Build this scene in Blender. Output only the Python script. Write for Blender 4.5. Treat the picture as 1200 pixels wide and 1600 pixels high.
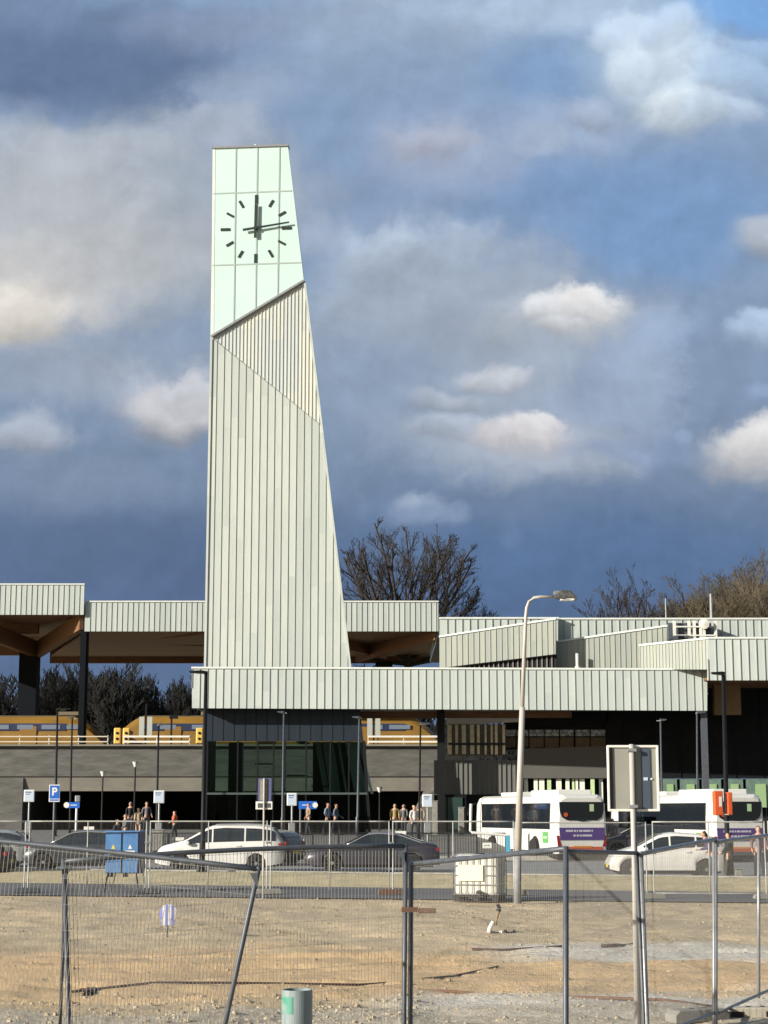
import bpy, bmesh, math, random
from mathutils import Vector, Matrix, noise as mnoise
R = math.radians
random.seed(7)
for _o in list(bpy.data.objects): bpy.data.objects.remove(_o)
SC = bpy.context.scene; COL = SC.collection
# ------------------------------------------------------------------ camera
F = 2700.0; HC = 2.3; PITCH = math.atan(468.0 / F); CP, SP = math.cos(PITCH), math.sin(PITCH)
cam_d = bpy.data.cameras.new('camera'); cam = bpy.data.objects.new('camera', cam_d); COL.objects.link(cam)
cam.location = (0, 0, HC); cam.rotation_euler = (math.pi / 2 + PITCH, 0, 0)
cam_d.sensor_fit = 'VERTICAL'; cam_d.sensor_height = 36.0; cam_d.lens = F / 1600 * 36.0
cam_d.clip_start = 0.5; cam_d.clip_end = 9000
SC.camera = cam
# ------------------------------------------------------------------ exposure and sun
EXPO = 0.55
SC.view_settings.view_transform = 'Standard'; SC.view_settings.look = 'None'
SC.view_settings.exposure = EXPO; SC.view_settings.gamma = 1.0
SC.render.engine = 'CYCLES'
SC.cycles.max_bounces = 6; SC.cycles.diffuse_bounces = 3; SC.cycles.glossy_bounces = 3
SC.cycles.transmission_bounces = 4; SC.cycles.transparent_max_bounces = 12
SC.cycles.caustics_reflective = False; SC.cycles.caustics_refractive = False
AZ, EL = R(60), R(18)            # sun behind the camera and well to its left
SUN = Vector((-math.sin(AZ) * math.cos(EL), -math.cos(AZ) * math.cos(EL), math.sin(EL)))
sl = bpy.data.lights.new('sun', 'SUN'); sl.energy = 4.9; sl.angle = R(0.5); sl.color = (1.0, 0.94, 0.83)
so = bpy.data.objects.new('sun', sl); COL.objects.link(so)
so.rotation_euler = SUN.to_track_quat('Z', 'Y').to_euler(); so.location = SUN * 60

def lin(c):
    r = []
    for v in c:
        v = v / 255.0
        r.append(v / 12.92 if v <= 0.04045 else ((v + 0.055) / 1.055) ** 2.4)
    return r
def ray(px, py):
    xc, yc = (px - 600) / F, (800 - py) / F
    return Vector((xc, CP - yc * SP, SP + yc * CP))
# ------------------------------------------------------------------ world: Nishita sky behind, broken cloud by direction
world = bpy.data.worlds.new('World'); SC.world = world; world.use_nodes = True
nt = world.node_tree; N = nt.nodes; Lk = nt.links; N.clear()
def nd(t, **kw):
    n = N.new(t)
    for k, v in kw.items(): setattr(n, k, v)
    return n
def mth(op, a, b=None, c=None, clamp=False):
    n = nd('ShaderNodeMath', operation=op, use_clamp=clamp)
    for i, v in enumerate((a, b, c)):
        if v is None: continue
        if isinstance(v, (int, float)): n.inputs[i].default_value = v
        else: Lk.new(v, n.inputs[i])
    return n.outputs[0]
def vm(op, a, b=None):
    n = nd('ShaderNodeVectorMath', operation=op)
    for i, v in enumerate((a, b)):
        if v is None: continue
        if isinstance(v, (tuple, list)): n.inputs[i].default_value = v
        else: Lk.new(v, n.inputs[i])
    return n.outputs['Value'] if op == 'LENGTH' else n.outputs[0]
out = nd('ShaderNodeOutputWorld'); tc = nd('ShaderNodeTexCoord'); sep = nd('ShaderNodeSeparateXYZ'); Lk.new(tc.outputs['Generated'], sep.inputs[0])
ysafe = mth('MAXIMUM', sep.outputs[1], 0.08)
comb = nd('ShaderNodeCombineXYZ'); Lk.new(mth('DIVIDE', sep.outputs[0], ysafe), comb.inputs[0]); Lk.new(mth('DIVIDE', sep.outputs[2], ysafe), comb.inputs[1])
AB = comb.outputs[0]
def noi(vec, scale, detail, rough=0.55):
    n = nd('ShaderNodeTexNoise'); n.inputs['Scale'].default_value = scale; n.inputs['Detail'].default_value = detail; n.inputs['Roughness'].default_value = rough
    Lk.new(vec, n.inputs['Vector']); return n
def warp(vec, scale, amp, detail=4):
    n = noi(vec, scale, detail)
    return vm('ADD', vec, vm('MULTIPLY', vm('SUBTRACT', n.outputs['Color'], (0.5, 0.5, 0.5)), (amp, amp, 0)))
W1 = warp(AB, 9, 0.040, 4); WP = warp(W1, 34, 0.016, 6)
nD = noi(W1, 17, 8, .62).outputs['Fac']; nD = mth('MULTIPLY', mth('SUBTRACT', nD, 0.5), 1.55); nE = mth('MULTIPLY', mth('SUBTRACT', noi(W1, 62, 7, .6).outputs['Fac'], 0.5), 0.55); nD = mth('ADD', nD, nE); nG = mth('MULTIPLY', nE, 1.6); nS = mth('MULTIPLY', nD, 0.45)
sepb = nd('ShaderNodeSeparateXYZ'); Lk.new(W1, sepb.inputs[0])
ramp = nd('ShaderNodeValToRGB'); Lk.new(mth('MULTIPLY', sepb.outputs[1], 1 / 0.6), ramp.inputs[0])
el = ramp.color_ramp.elements
def bb(py): d = ray(600, py); return d.z / d.y / 0.6
K = 1 / (2 ** EXPO)
def kc(c): return [v * K for v in lin(c)] + [1]
stops = [(1268, (104, 122, 158)), (960, (86, 105, 146)), (850, (98, 117, 154)), (700, (124, 141, 172)), (500, (134, 152, 184)), (250, (134, 154, 191)), (0, (138, 159, 196))]
el[0].position = bb(1268); el[0].color = kc(stops[0][1]); el[1].position = bb(0); el[1].color = kc(stops[-1][1])
for py, c in stops[1:-1]:
    e = el.new(bb(py)); e.color = kc(c)
cur = ramp.outputs[0]
# (px, py, rx, ry, colour, amount, inner edge 0..1) : clouds as directions in the sky
CL = [(150, 870, 420, 110, (92, 108, 144), .6, .1), (900, 870, 480, 100, (86, 110, 156), .65, .1), (380, 900, 260, 70, (86, 102, 142), .5, .1),
 (110, 90, 330, 120, (100, 118, 156), 1, .3), (260, 140, 140, 60, (104, 122, 158), .9, .3), (60, 20, 200, 60, (118, 136, 172), .6, .1),
 (620, 40, 260, 90, (160, 176, 202), .8, .1), (880, 5, 280, 55, (182, 200, 226), .8, .2), (340, 40, 200, 50, (142, 154, 184), .6, .1), (590, 110, 220, 90, (142, 160, 190), .6, .1),
 (370, 130, 110, 55, (158, 172, 200), .8, .1), (850, 120, 120, 75, (126, 154, 202), .6, .1), (1010, 340, 300, 120, (118, 148, 198), .8, .2), (850, 330, 120, 60, (128, 150, 192), .6, .1),
 (190, 300, 340, 150, (166, 174, 188), .9, .4), (60, 350, 240, 160, (186, 190, 196), .85, .3), (140, 220, 200, 45, (184, 190, 202), .7, .2), (330, 190, 90, 45, (172, 180, 200), .7, .2), (30, 450, 240, 110, (208, 206, 204), .9, .2), (170, 400, 190, 75, (190, 192, 196), .7, .1),
 (15, 490, 110, 62, (234, 229, 218), .9, .2), (270, 420, 170, 110, (176, 181, 188), .6, .1), (240, 560, 200, 60, (152, 164, 184), .6, .1), (100, 590, 220, 60, (164, 172, 190), .6, .1), (120, 760, 240, 60, (132, 146, 174), .6, .1),
 (40, 680, 85, 36, (180, 187, 204), .9, .2), (275, 625, 110, 66, (180, 187, 204), .95, .3), (285, 640, 80, 54, (208, 208, 214), 1, .4), (300, 612, 50, 36, (206, 208, 216), .9, .2),
 (1150, 15, 120, 55, (122, 164, 228), .9, .2), (1030, 100, 140, 110, (172, 198, 232), .9, .3), (1060, 130, 125, 95, (206, 221, 241), .95, .3), (1070, 165, 80, 50, (222, 234, 250), .95, .3), (1030, 80, 70, 60, (214, 228, 248), .85, .3), (1130, 170, 70, 40, (204, 220, 244), .8, .2),
 (975, 55, 55, 46, (204, 220, 242), .9, .2), (985, 100, 42, 50, (216, 229, 246), .8, .2), (1050, 40, 50, 40, (196, 214, 240), .7, .2), (1160, 120, 80, 55, (176, 200, 234), .7, .2), (1180, 75, 40, 20, (170, 196, 236), .6, .1),
 (690, 245, 150, 80, (164, 175, 202), .8, .1), (670, 235, 90, 45, (184, 188, 209), .8, .1), (885, 200, 130, 50, (162, 177, 208), .8, .2), (930, 175, 62, 34, (180, 192, 216), .8, .2), (840, 220, 60, 26, (172, 184, 210), .6, .2),
 (500, 350, 60, 40, (168, 180, 204), .7, .1), (640, 450, 165, 120, (162, 176, 200), .95, .5), (620, 395, 90, 56, (180, 193, 214), .95, .35), (710, 388, 84, 52, (176, 189, 212), .9, .3), (600, 480, 60, 50, (172, 184, 206), .7, .2), (760, 550, 290, 180, (160, 171, 191), .95, .6), (720, 520, 130, 60, (150, 160, 180), .6, .2),
 (540, 560, 100, 80, (156, 168, 192), .6, .1), (860, 500, 110, 60, (186, 193, 206), 1, .4), (600, 600, 170, 90, (142, 157, 183), .8, .1), (900, 570, 140, 100, (166, 177, 197), .9, .4), (922, 492, 84, 66, (198, 203, 212), 1, .5), (918, 472, 64, 46, (236, 236, 237), 1, .4), (840, 478, 30, 30, (226, 228, 232), .9, .2), (880, 505, 50, 20, (214, 217, 222), .7, .2),
 (1035, 515, 60, 50, (158, 178, 214), .75, .2), (1010, 590, 110, 110, (146, 162, 194), .8, .2), (940, 600, 80, 90, (140, 154, 184), .6, .2), (770, 590, 62, 26, (202, 207, 216), .9, .2), (690, 622, 70, 20, (184, 192, 207), .8, .2), (900, 640, 140, 60, (150, 164, 192), .6, .1),
 (700, 668, 85, 26, (182, 191, 209), .9, .3), (850, 700, 170, 60, (172, 180, 198), .9, .2), (1010, 560, 90, 100, (160, 174, 202), .7, .2), (820, 682, 78, 38, (218, 216, 220), 1, .4), (850, 660, 40, 20, (232, 230, 232), .8, .2), (1000, 700, 140, 30, (128, 146, 182), .6, .1),
 (1190, 700, 100, 62, (184, 190, 204), 1, .4), (1195, 685, 78, 54, (226, 225, 226), 1, .4), (1190, 515, 60, 32, (178, 198, 228), .95, .4), (1205, 375, 60, 45, (184, 191, 206), .95, .4),
 (1190, 600, 50, 20, (148, 168, 206), .6, .2), (665, 800, 60, 26, (142, 158, 190), .8, .2), (655, 785, 30, 16, (164, 178, 204), .8, .1), (795, 835, 20, 26, (116, 136, 174), .35, .1),
 (1070, 680, 20, 12, (150, 170, 205), .6, .2), (988, 706, 22, 12, (150, 165, 200), .6, .2), (560, 640, 110, 120, (136, 152, 182), .5, .1)]
for px, py, rx, ry, c, amt, inner in CL:
    d = ray(px, py); a, b = d.x / d.y, d.z / d.y
    q = vm('DIVIDE', vm('SUBTRACT', WP, (a, b, 0)), (rx / F * 1.17, ry / F * 1.17, 1))
    crisp = sum(c) > 600 and rx < 90
    ln = mth('ADD', vm('LENGTH', q), nD if rx < 125 else nS)
    if crisp: inner = .5
    mr = nd('ShaderNodeMapRange', interpolation_type='SMOOTHERSTEP'); Lk.new(ln, mr.inputs['Value'])
    mr.inputs['From Min'].default_value = 1.15; mr.inputs['From Max'].default_value = inner
    mr.inputs['To Min'].default_value = 0; mr.inputs['To Max'].default_value = amt
    m2 = None
    if sum(c) > 570 and rx < 150:   # lit crown, greyer base
        sy = nd('ShaderNodeSeparateXYZ'); Lk.new(q, sy.inputs[0]); g_ = nd('ShaderNodeMapRange'); Lk.new(mth('ADD', sy.outputs[1], nG), g_.inputs['Value'])
        g_.inputs['From Min'].default_value = -.7; g_.inputs['From Max'].default_value = .5
        m2 = nd('ShaderNodeMixRGB'); Lk.new(g_.outputs[0], m2.inputs[0]); m2.inputs[1].default_value = kc([v * .80 for v in c]); m2.inputs[2].default_value = kc([min(250, v * 1.02) for v in c])
    fo = mr.outputs[0]
    if m2 and crisp:   # crowns stay defined, bases dissolve into the bank below
        fd = nd('ShaderNodeMapRange', interpolation_type='SMOOTHSTEP'); Lk.new(mth('ADD', sy.outputs[1], nG), fd.inputs['Value']); fd.inputs['From Min'].default_value = -1.05; fd.inputs['From Max'].default_value = .15
        fo = mth('MULTIPLY', fo, fd.outputs[0])
    mx = nd('ShaderNodeMixRGB'); Lk.new(fo, mx.inputs[0]); Lk.new(cur, mx.inputs[1])
    if m2: Lk.new(m2.outputs[0], mx.inputs[2])
    else: mx.inputs[2].default_value = kc(c)
    cur = mx.outputs[0]
# billow detail: the difference of two shifted noises lights one flank of each puff
nA = noi(W1, 26, 7, .6); nB = noi(vm('ADD', W1, (0.006, -0.009, 0)), 26, 7, .6)
dif = mth('MULTIPLY', mth('SUBTRACT', nB.outputs['Fac'], nA.outputs['Fac']), -.48)
nC = noi(AB, 7, 6, .6)
fac = mth('ADD', mth('ADD', dif, 1.0), mth('MULTIPLY', mth('SUBTRACT', nC.outputs['Fac'], 0.5), 0.07))
sc_ = nd('ShaderNodeMixRGB', blend_type='MULTIPLY'); sc_.inputs[0].default_value = 1
Lk.new(cur, sc_.inputs[1]); Lk.new(fac, sc_.inputs[2])
hs = nd('ShaderNodeHueSaturation'); hs.inputs['Saturation'].default_value = .98; hs.inputs['Hue'].default_value = .489; hs.inputs['Value'].default_value = 1.0; Lk.new(sc_.outputs[0], hs.inputs['Color'])
bg1 = nd('ShaderNodeBackground'); Lk.new(hs.outputs[0], bg1.inputs[0]); bg1.inputs[1].default_value = 1.0
sky = nd('ShaderNodeTexSky', sky_type='NISHITA'); sky.sun_disc = False; sky.sun_elevation = EL; sky.sun_rotation = AZ + math.pi
sky.air_density = 1.0; sky.dust_density = 1.5
bg2 = nd('ShaderNodeBackground'); Lk.new(sky.outputs[0], bg2.inputs[0]); bg2.inputs[1].default_value = 0.055
frm = nd('ShaderNodeMapRange', interpolation_type='SMOOTHSTEP'); Lk.new(sep.outputs[1], frm.inputs['Value'])
frm.inputs['From Min'].default_value = 0.1; frm.inputs['From Max'].default_value = 0.5
mxs = nd('ShaderNodeMixShader'); Lk.new(frm.outputs[0], mxs.inputs[0]); Lk.new(bg2.outputs[0], mxs.inputs[1]); Lk.new(bg1.outputs[0], mxs.inputs[2])
Lk.new(mxs.outputs[0], out.inputs[0])
world.cycles.sampling_method = 'MANUAL'; world.cycles.sample_map_resolution = 512
# ------------------------------------------------------------------ helpers
def P(px, py, Y):
    d = ray(px, py); t = Y / d.y
    return Vector((d.x * t, Y, HC + d.z * t))
def gp(px, py, z=0.0):
    d = ray(px, py); t = (z - HC) / d.z
    return Vector((d.x * t, d.y * t, z))
def gx(px, Y, z=0.0): return (px - 600) / F * (Y * CP + (z - HC) * SP)
def tagit(o, label=None, cat=None, group=None, kind=None):
    if label: o['label'] = label
    if cat: o['category'] = cat
    if group: o['group'] = group
    if kind: o['kind'] = kind
    return o
def empty(name, loc=(0, 0, 0), rz=0, label=None, cat=None, group=None):
    o = bpy.data.objects.new(name, None); COL.objects.link(o); o.location = loc; o.rotation_euler = (0, 0, rz)
    o.empty_display_size = .2
    return tagit(o, label, cat, group)
class MB:
    def __init__(s): s.v = []; s.f = []; s.m = []
    def add(s, vs, fs, mi=0):
        b = len(s.v); s.v += [tuple(v) for v in vs]; s.f += [tuple(b + i for i in f) for f in fs]; s.m += [mi] * len(fs); return s
    def box(s, c, d, mi=0, mat=None):
        x, y, z = d[0] / 2, d[1] / 2, d[2] / 2
        vs = [Vector((sx * x, sy * y, sz * z)) for sz in (-1, 1) for sy in (-1, 1) for sx in (-1, 1)]
        if mat: vs = [mat @ v for v in vs]
        vs = [v + Vector(c) for v in vs]
        return s.add(vs, [(0, 2, 3, 1), (4, 5, 7, 6), (0, 1, 5, 4), (2, 6, 7, 3), (0, 4, 6, 2), (1, 3, 7, 5)], mi)
    def tube(s, pts, r, n=8, mi=0, cap=True):
        pts = [Vector(p) for p in pts]
        rs = r if isinstance(r, (list, tuple)) else [r] * len(pts)
        vs = []
        for i, p in enumerate(pts):
            d = (pts[min(i + 1, len(pts) - 1)] - pts[max(i - 1, 0)])
            d = d.normalized() if d.length > 1e-9 else Vector((0, 0, 1))
            a = Vector((1, 0, 0)) if abs(d.x) < .7 else Vector((0, 1, 0))
            u = d.cross(a).normalized(); w = d.cross(u)
            for k in range(n):
                t = 2 * math.pi * k / n; vs.append(p + u * (math.cos(t) * rs[i]) + w * (math.sin(t) * rs[i]))
        fs = []
        for i in range(len(pts) - 1):
            for k in range(n):
                fs.append((i * n + k, i * n + (k + 1) % n, (i + 1) * n + (k + 1) % n, (i + 1) * n + k))
        if cap: fs.append(tuple(range(n))[::-1]); fs.append(tuple((len(pts) - 1) * n + k for k in range(n)))
        return s.add(vs, fs, mi)
    def lathe(s, prof, c=(0, 0, 0), n=20, mi=0, axis='Z', caps=True):
        c = Vector(c); vs = []
        for r, h in prof:
            for k in range(n):
                t = 2 * math.pi * k / n; a, b = r * math.cos(t), r * math.sin(t)
                v = Vector((a, b, h)) if axis == 'Z' else (Vector((a, h, b)) if axis == 'Y' else Vector((h, a, b)))
                vs.append(c + v)
        fs = [(i * n + k, i * n + (k + 1) % n, (i + 1) * n + (k + 1) % n, (i + 1) * n + k) for i in range(len(prof) - 1) for k in range(n)]
        if caps: fs.append(tuple(range(n))[::-1]); fs.append(tuple((len(prof) - 1) * n + k for k in range(n)))
        return s.add(vs, fs, mi)
    def prism(s, front, back, mi=0):
        n = len(front); fs = [tuple(range(n)), tuple(range(2 * n - 1, n - 1, -1))] + [(i, n + i, n + (i + 1) % n, (i + 1) % n) for i in range(n)]
        return s.add(list(front) + list(back), fs, mi)
    def build(s, name, mat, parent=None, smooth=False, bevel=0, fixn=True):
        me = bpy.data.meshes.new(name); me.from_pydata(s.v, [], s.f); me.update()
        mats = mat if isinstance(mat, (list, tuple)) else [mat]
        for m in mats: me.materials.append(m)
        if len(mats) > 1: me.polygons.foreach_set('material_index', s.m)
        if fixn:
            bm = bmesh.new(); bm.from_mesh(me); bmesh.ops.recalc_face_normals(bm, faces=bm.faces); bm.to_mesh(me); bm.free()
        if smooth: me.polygons.foreach_set('use_smooth', [True] * len(me.polygons))
        o = bpy.data.objects.new(name, me); COL.objects.link(o)
        if parent: o.parent = parent
        if bevel:
            b = o.modifiers.new('b', 'BEVEL'); b.width = bevel; b.segments = 2; b.limit_method = 'ANGLE'
        return o
def copy_tree(o, parent=None):
    c = o.copy(); COL.objects.link(c)
    if parent: c.parent = parent
    for ch in [x for x in bpy.data.objects if x.parent == o]: copy_tree(ch, c)
    return c
# ------------------------------------------------------------------ materials
MATS = {}
def mat(name, col, col2=None, rough=.6, metal=0, scale=4, bump=0, bscale=None, detail=6, spec=.5, alpha=1, thr=(.35, .65), coords='Object', stretch=None, emit=None):
    m = bpy.data.materials.new(name); m.use_nodes = True; t = m.node_tree; b = t.nodes['Principled BSDF']
    b.inputs['Roughness'].default_value = rough; b.inputs['Metallic'].default_value = metal; b.inputs['Specular IOR Level'].default_value = spec
    b.inputs['Base Color'].default_value = list(col) + [1]; b.inputs['Alpha'].default_value = alpha
    if emit: b.inputs['Emission Color'].default_value = list(emit[0]) + [1]; b.inputs['Emission Strength'].default_value = emit[1]
    c = t.nodes.new('ShaderNodeTexCoord'); src = c.outputs[coords]
    if stretch:
        mp = t.nodes.new('ShaderNodeMapping'); mp.inputs['Scale'].default_value = stretch; t.links.new(src, mp.inputs[0]); src = mp.outputs[0]
    if col2 is not None:
        n = t.nodes.new('ShaderNodeTexNoise'); n.inputs['Scale'].default_value = scale; n.inputs['Detail'].default_value = detail; n.inputs['Roughness'].default_value = .6
        t.links.new(src, n.inputs['Vector'])
        r = t.nodes.new('ShaderNodeMapRange'); r.inputs['From Min'].default_value = thr[0]; r.inputs['From Max'].default_value = thr[1]
        t.links.new(n.outputs['Fac'], r.inputs['Value'])
        x = t.nodes.new('ShaderNodeMixRGB'); x.inputs[1].default_value = list(col) + [1]; x.inputs[2].default_value = list(col2) + [1]
        t.links.new(r.outputs[0], x.inputs[0]); t.links.new(x.outputs[0], b.inputs['Base Color'])
    if bump:
        n2 = t.nodes.new('ShaderNodeTexNoise'); n2.inputs['Scale'].default_value = bscale or scale * 3; n2.inputs['Detail'].default_value = 6
        t.links.new(src, n2.inputs['Vector'])
        bp = t.nodes.new('ShaderNodeBump'); bp.inputs['Distance'].default_value = bump; bp.inputs['Strength'].default_value = .8
        t.links.new(n2.outputs['Fac'], bp.inputs['Height']); t.links.new(bp.outputs[0], b.inputs['Normal'])
    MATS[name] = m; return m
def seam_mat(name, col, var=.08, tint=None, width=.437, rough=.42, metal=0.0, mul=1.0):
    """folded metal cladding: every sheet keeps its own slight tone; object X runs along the wall"""
    m = bpy.data.materials.new(name); m.use_nodes = True; t = m.node_tree; b = t.nodes['Principled BSDF']
    b.inputs['Roughness'].default_value = rough; b.inputs['Metallic'].default_value = metal
    c = t.nodes.new('ShaderNodeTexCoord'); s = t.nodes.new('ShaderNodeSeparateXYZ'); t.links.new(c.outputs['Object'], s.inputs[0])
    d = t.nodes.new('ShaderNodeMath'); d.operation = 'DIVIDE'; d.inputs[1].default_value = width; t.links.new(s.outputs[0], d.inputs[0])
    fl = t.nodes.new('ShaderNodeMath'); fl.operation = 'FLOOR'; t.links.new(d.outputs[0], fl.inputs[0])
    # sheets are also cut into lengths: joints differ per sheet
    w0 = t.nodes.new('ShaderNodeTexWhiteNoise'); w0.noise_dimensions = '1D'; t.links.new(fl.outputs[0], w0.inputs['W'])
    za = t.nodes.new('ShaderNodeMath'); za.operation = 'MULTIPLY_ADD'; za.inputs[1].default_value = 1 / 6.0; t.links.new(s.outputs[2], za.inputs[0]); t.links.new(w0.outputs[0], za.inputs[2])
    zf = t.nodes.new('ShaderNodeMath'); zf.operation = 'FLOOR'; t.links.new(za.outputs[0], zf.inputs[0])
    cb = t.nodes.new('ShaderNodeCombineXYZ'); t.links.new(fl.outputs[0], cb.inputs[0]); t.links.new(zf.outputs[0], cb.inputs[1])
    w = t.nodes.new('ShaderNodeTexWhiteNoise'); w.noise_dimensions = '2D'; t.links.new(cb.outputs[0], w.inputs['Vector'])
    n = t.nodes.new('ShaderNodeTexNoise'); n.inputs['Scale'].default_value = .5; n.inputs['Detail'].default_value = 5
    mp = t.nodes.new('ShaderNodeMapping'); mp.inputs['Scale'].default_value = (2.5, 2.5, .5); t.links.new(c.outputs['Object'], mp.inputs[0]); t.links.new(mp.outputs[0], n.inputs['Vector'])
    ad = t.nodes.new('ShaderNodeMath'); ad.operation = 'ADD'; t.links.new(w.outputs[0], ad.inputs[0]); t.links.new(n.outputs['Fac'], ad.inputs[1])
    r = t.nodes.new('ShaderNodeMapRange'); r.inputs['From Min'].default_value = .3; r.inputs['From Max'].default_value = 1.7
    t.links.new(ad.outputs[0], r.inputs['Value'])
    x = t.nodes.new('ShaderNodeMixRGB'); t.links.new(r.outputs[0], x.inputs[0])
    lo = [v * (1 - var) for v in (tint or col)]; hi = [min(1, v * (1 + var)) for v in col]
    x.inputs[1].default_value = lo + [1]; x.inputs[2].default_value = hi + [1]
    t.links.new(x.outputs[0], b.inputs['Base Color'])
    bp = t.nodes.new('ShaderNodeBump'); bp.inputs['Distance'].default_value = .02; bp.inputs['Strength'].default_value = .35
    fr = t.nodes.new('ShaderNodeMath'); fr.operation = 'FRACT'; t.links.new(d.outputs[0], fr.inputs[0])
    tl = t.nodes.new('ShaderNodeMath'); tl.operation = 'MULTIPLY_ADD'; tl.inputs[1].default_value = 1.6; tl.inputs[2].default_value = -.35; t.links.new(w.outputs[0], tl.inputs[0])
    th = t.nodes.new('ShaderNodeMath'); th.operation = 'MULTIPLY'; t.links.new(fr.outputs[0], th.inputs[0]); t.links.new(tl.outputs[0], th.inputs[1])
    hh = t.nodes.new('ShaderNodeMath'); hh.operation = 'ADD'; t.links.new(n.outputs['Fac'], hh.inputs[0]); t.links.new(th.outputs[0], hh.inputs[1])
    t.links.new(hh.outputs[0], bp.inputs['Height']); t.links.new(bp.outputs[0], b.inputs['Normal'])
    # faint run-off streaks and grime
    sn = t.nodes.new('ShaderNodeTexNoise'); sn.inputs['Scale'].default_value = 3.2; sn.inputs['Detail'].default_value = 8
    m3 = t.nodes.new('ShaderNodeMapping'); m3.inputs['Scale'].default_value = (3.5, 3.5, .22); t.links.new(c.outputs['Object'], m3.inputs[0]); t.links.new(m3.outputs[0], sn.inputs['Vector'])
    sr = t.nodes.new('ShaderNodeMapRange'); sr.inputs['From Min'].default_value = .52; sr.inputs['From Max'].default_value = .8; sr.inputs['To Max'].default_value = .5; t.links.new(sn.outputs['Fac'], sr.inputs['Value'])
    dm = t.nodes.new('ShaderNodeMixRGB'); t.links.new(sr.outputs[0], dm.inputs[0]); t.links.new(x.outputs[0], dm.inputs[1]); dm.inputs[2].default_value = [v * .68 for v in col] + [1]
    t.links.new(dm.outputs[0], b.inputs['Base Color'])
    MATS[name] = m; return m
def glass_mat(name, tint, trans=.5, rough=.03, refl=(1, 1, 1)):
    m = bpy.data.materials.new(name); m.use_nodes = True; t = m.node_tree; t.nodes.clear()
    o = t.nodes.new('ShaderNodeOutputMaterial'); g = t.nodes.new('ShaderNodeBsdfGlossy'); g.inputs['Roughness'].default_value = rough; g.inputs['Color'].default_value = list(refl) + [1]
    tr = t.nodes.new('ShaderNodeBsdfTransparent'); tr.inputs[0].default_value = [v * trans for v in tint] + [1]
    fr = t.nodes.new('ShaderNodeLayerWeight'); fr.inputs['Blend'].default_value = .16
    mx = t.nodes.new('ShaderNodeMixShader'); t.links.new(fr.outputs['Fresnel'], mx.inputs[0]); t.links.new(tr.outputs[0], mx.inputs[1]); t.links.new(g.outputs[0], mx.inputs[2])
    t.links.new(mx.outputs[0], o.inputs[0]); MATS[name] = m; return m
ZINC = seam_mat('pale_zinc', (.49, .535, .505), .06, (.455, .51, .495))
ZINC_T = seam_mat('tower_zinc', (.49, .525, .485), .07, (.455, .50, .48))
ZINC_F = seam_mat('fine_zinc', (.58, .575, .51), .06, (.50, .56, .57), width=.9)
ZINC_W = seam_mat('dimmed_side_zinc', (.33, .345, .29), .06, (.30, .33, .31), width=.3)  # darker copy of the cladding, toned down on walls angled into the sun
SEAM = mat('seam_edge', (.34, .37, .35), rough=.5)
TRIM = mat('trim_aluminium', (.72, .75, .72), (.62, .66, .63), rough=.4, metal=0, scale=2)
OPAL = mat('opal_glass', (.56, .735, .69), (.53, .70, .66), rough=.22, scale=.35, detail=2)
MULL = mat('tower_mullion', (.36, .42, .40), rough=.5)
BLACKM = mat('black_paint_metal', (.009, .010, .011), rough=.55, spec=.2)
DARKP = mat('dark_panel', (.014, .022, .034), (.018, .027, .040), rough=.5, spec=.25, scale=.6, stretch=(2, 2, .3))
DARKW = mat('black_cladding', (.008, .009, .011), (.012, .013, .015), rough=.7, spec=.15, scale=1)
GREYW = mat('grey_rib_cladding', (.15, .15, .14), (.18, .178, .165), rough=.7, scale=1, stretch=(3, 3, .3))
WOOD = mat('spruce_panel', (.24, .12, .055), (.15, .072, .035), rough=.6, scale=3, stretch=(.3, 3, 3), bump=.004)
WOODL = mat('slat_wood', (.85, .78, .58), (.62, .50, .32), rough=.6, scale=4)
CONC = mat('dark_concrete', (.145, .142, .13), (.085, .085, .082), rough=.95, scale=1.6, stretch=(.35, 1, 1.6), bump=.06, bscale=3.5, thr=(.35, .65), detail=10)
CONC2 = mat('pale_concrete', (.23, .22, .185), (.18, .17, .15), rough=.9, scale=1.2, stretch=(.5, 1, 1), bump=.01, bscale=4)
CONCL = mat('cast_concrete', (.30, .29, .26), (.20, .195, .18), rough=.9, scale=9, bump=.005)
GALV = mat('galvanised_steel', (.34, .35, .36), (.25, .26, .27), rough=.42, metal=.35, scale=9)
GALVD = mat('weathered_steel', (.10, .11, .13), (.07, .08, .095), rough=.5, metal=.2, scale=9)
WIRE = mat('fence_wire', (.28, .27, .25), rough=.5, metal=.2)
WHITE = mat('white_paint', (.78, .77, .72), (.70, .69, .64), rough=.35, scale=3)
RUBBER = mat('tyre_rubber', (.014, .014, .014), rough=.8)
RIM = mat('alloy_rim', (.50, .50, .50), rough=.3, metal=.7)
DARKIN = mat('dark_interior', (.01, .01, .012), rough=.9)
GLASSC = mat('car_glass', (.02, .026, .03), rough=.04, spec=1.0)
GLASSD = mat('dark_window', (.012, .016, .022), rough=.05, spec=.9)
REDL = mat('red_lamp', (.26, .012, .012), rough=.2)
LAMPG = mat('lamp_glass', (.75, .75, .72), rough=.15)
YEL = mat('yellow_plate', (.75, .52, .04), rough=.5)
GLASS = glass_mat('pavilion_glass', (.58, .72, .68), .74, refl=(.62, .8, 1))
GLASSH = glass_mat('shelter_glass', (.75, .85, .8), .7)
BARK = mat('bark', (.035, .030, .026), (.055, .047, .038), rough=.95, scale=2)
TWIG = mat('twigs', (.036, .031, .030), (.05, .042, .036), rough=.95, scale=.4)
TWIGB = mat('brown_twigs', (.115, .085, .055), (.09, .08, .055), rough=.95, scale=.3)
TWIGO = mat('olive_twigs', (.115, .10, .045), (.10, .08, .05), rough=.95, scale=.3)
TWIGD = mat('dark_twigs', (.006, .008, .009), (.011, .011, .010), rough=.95, scale=.3)

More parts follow.
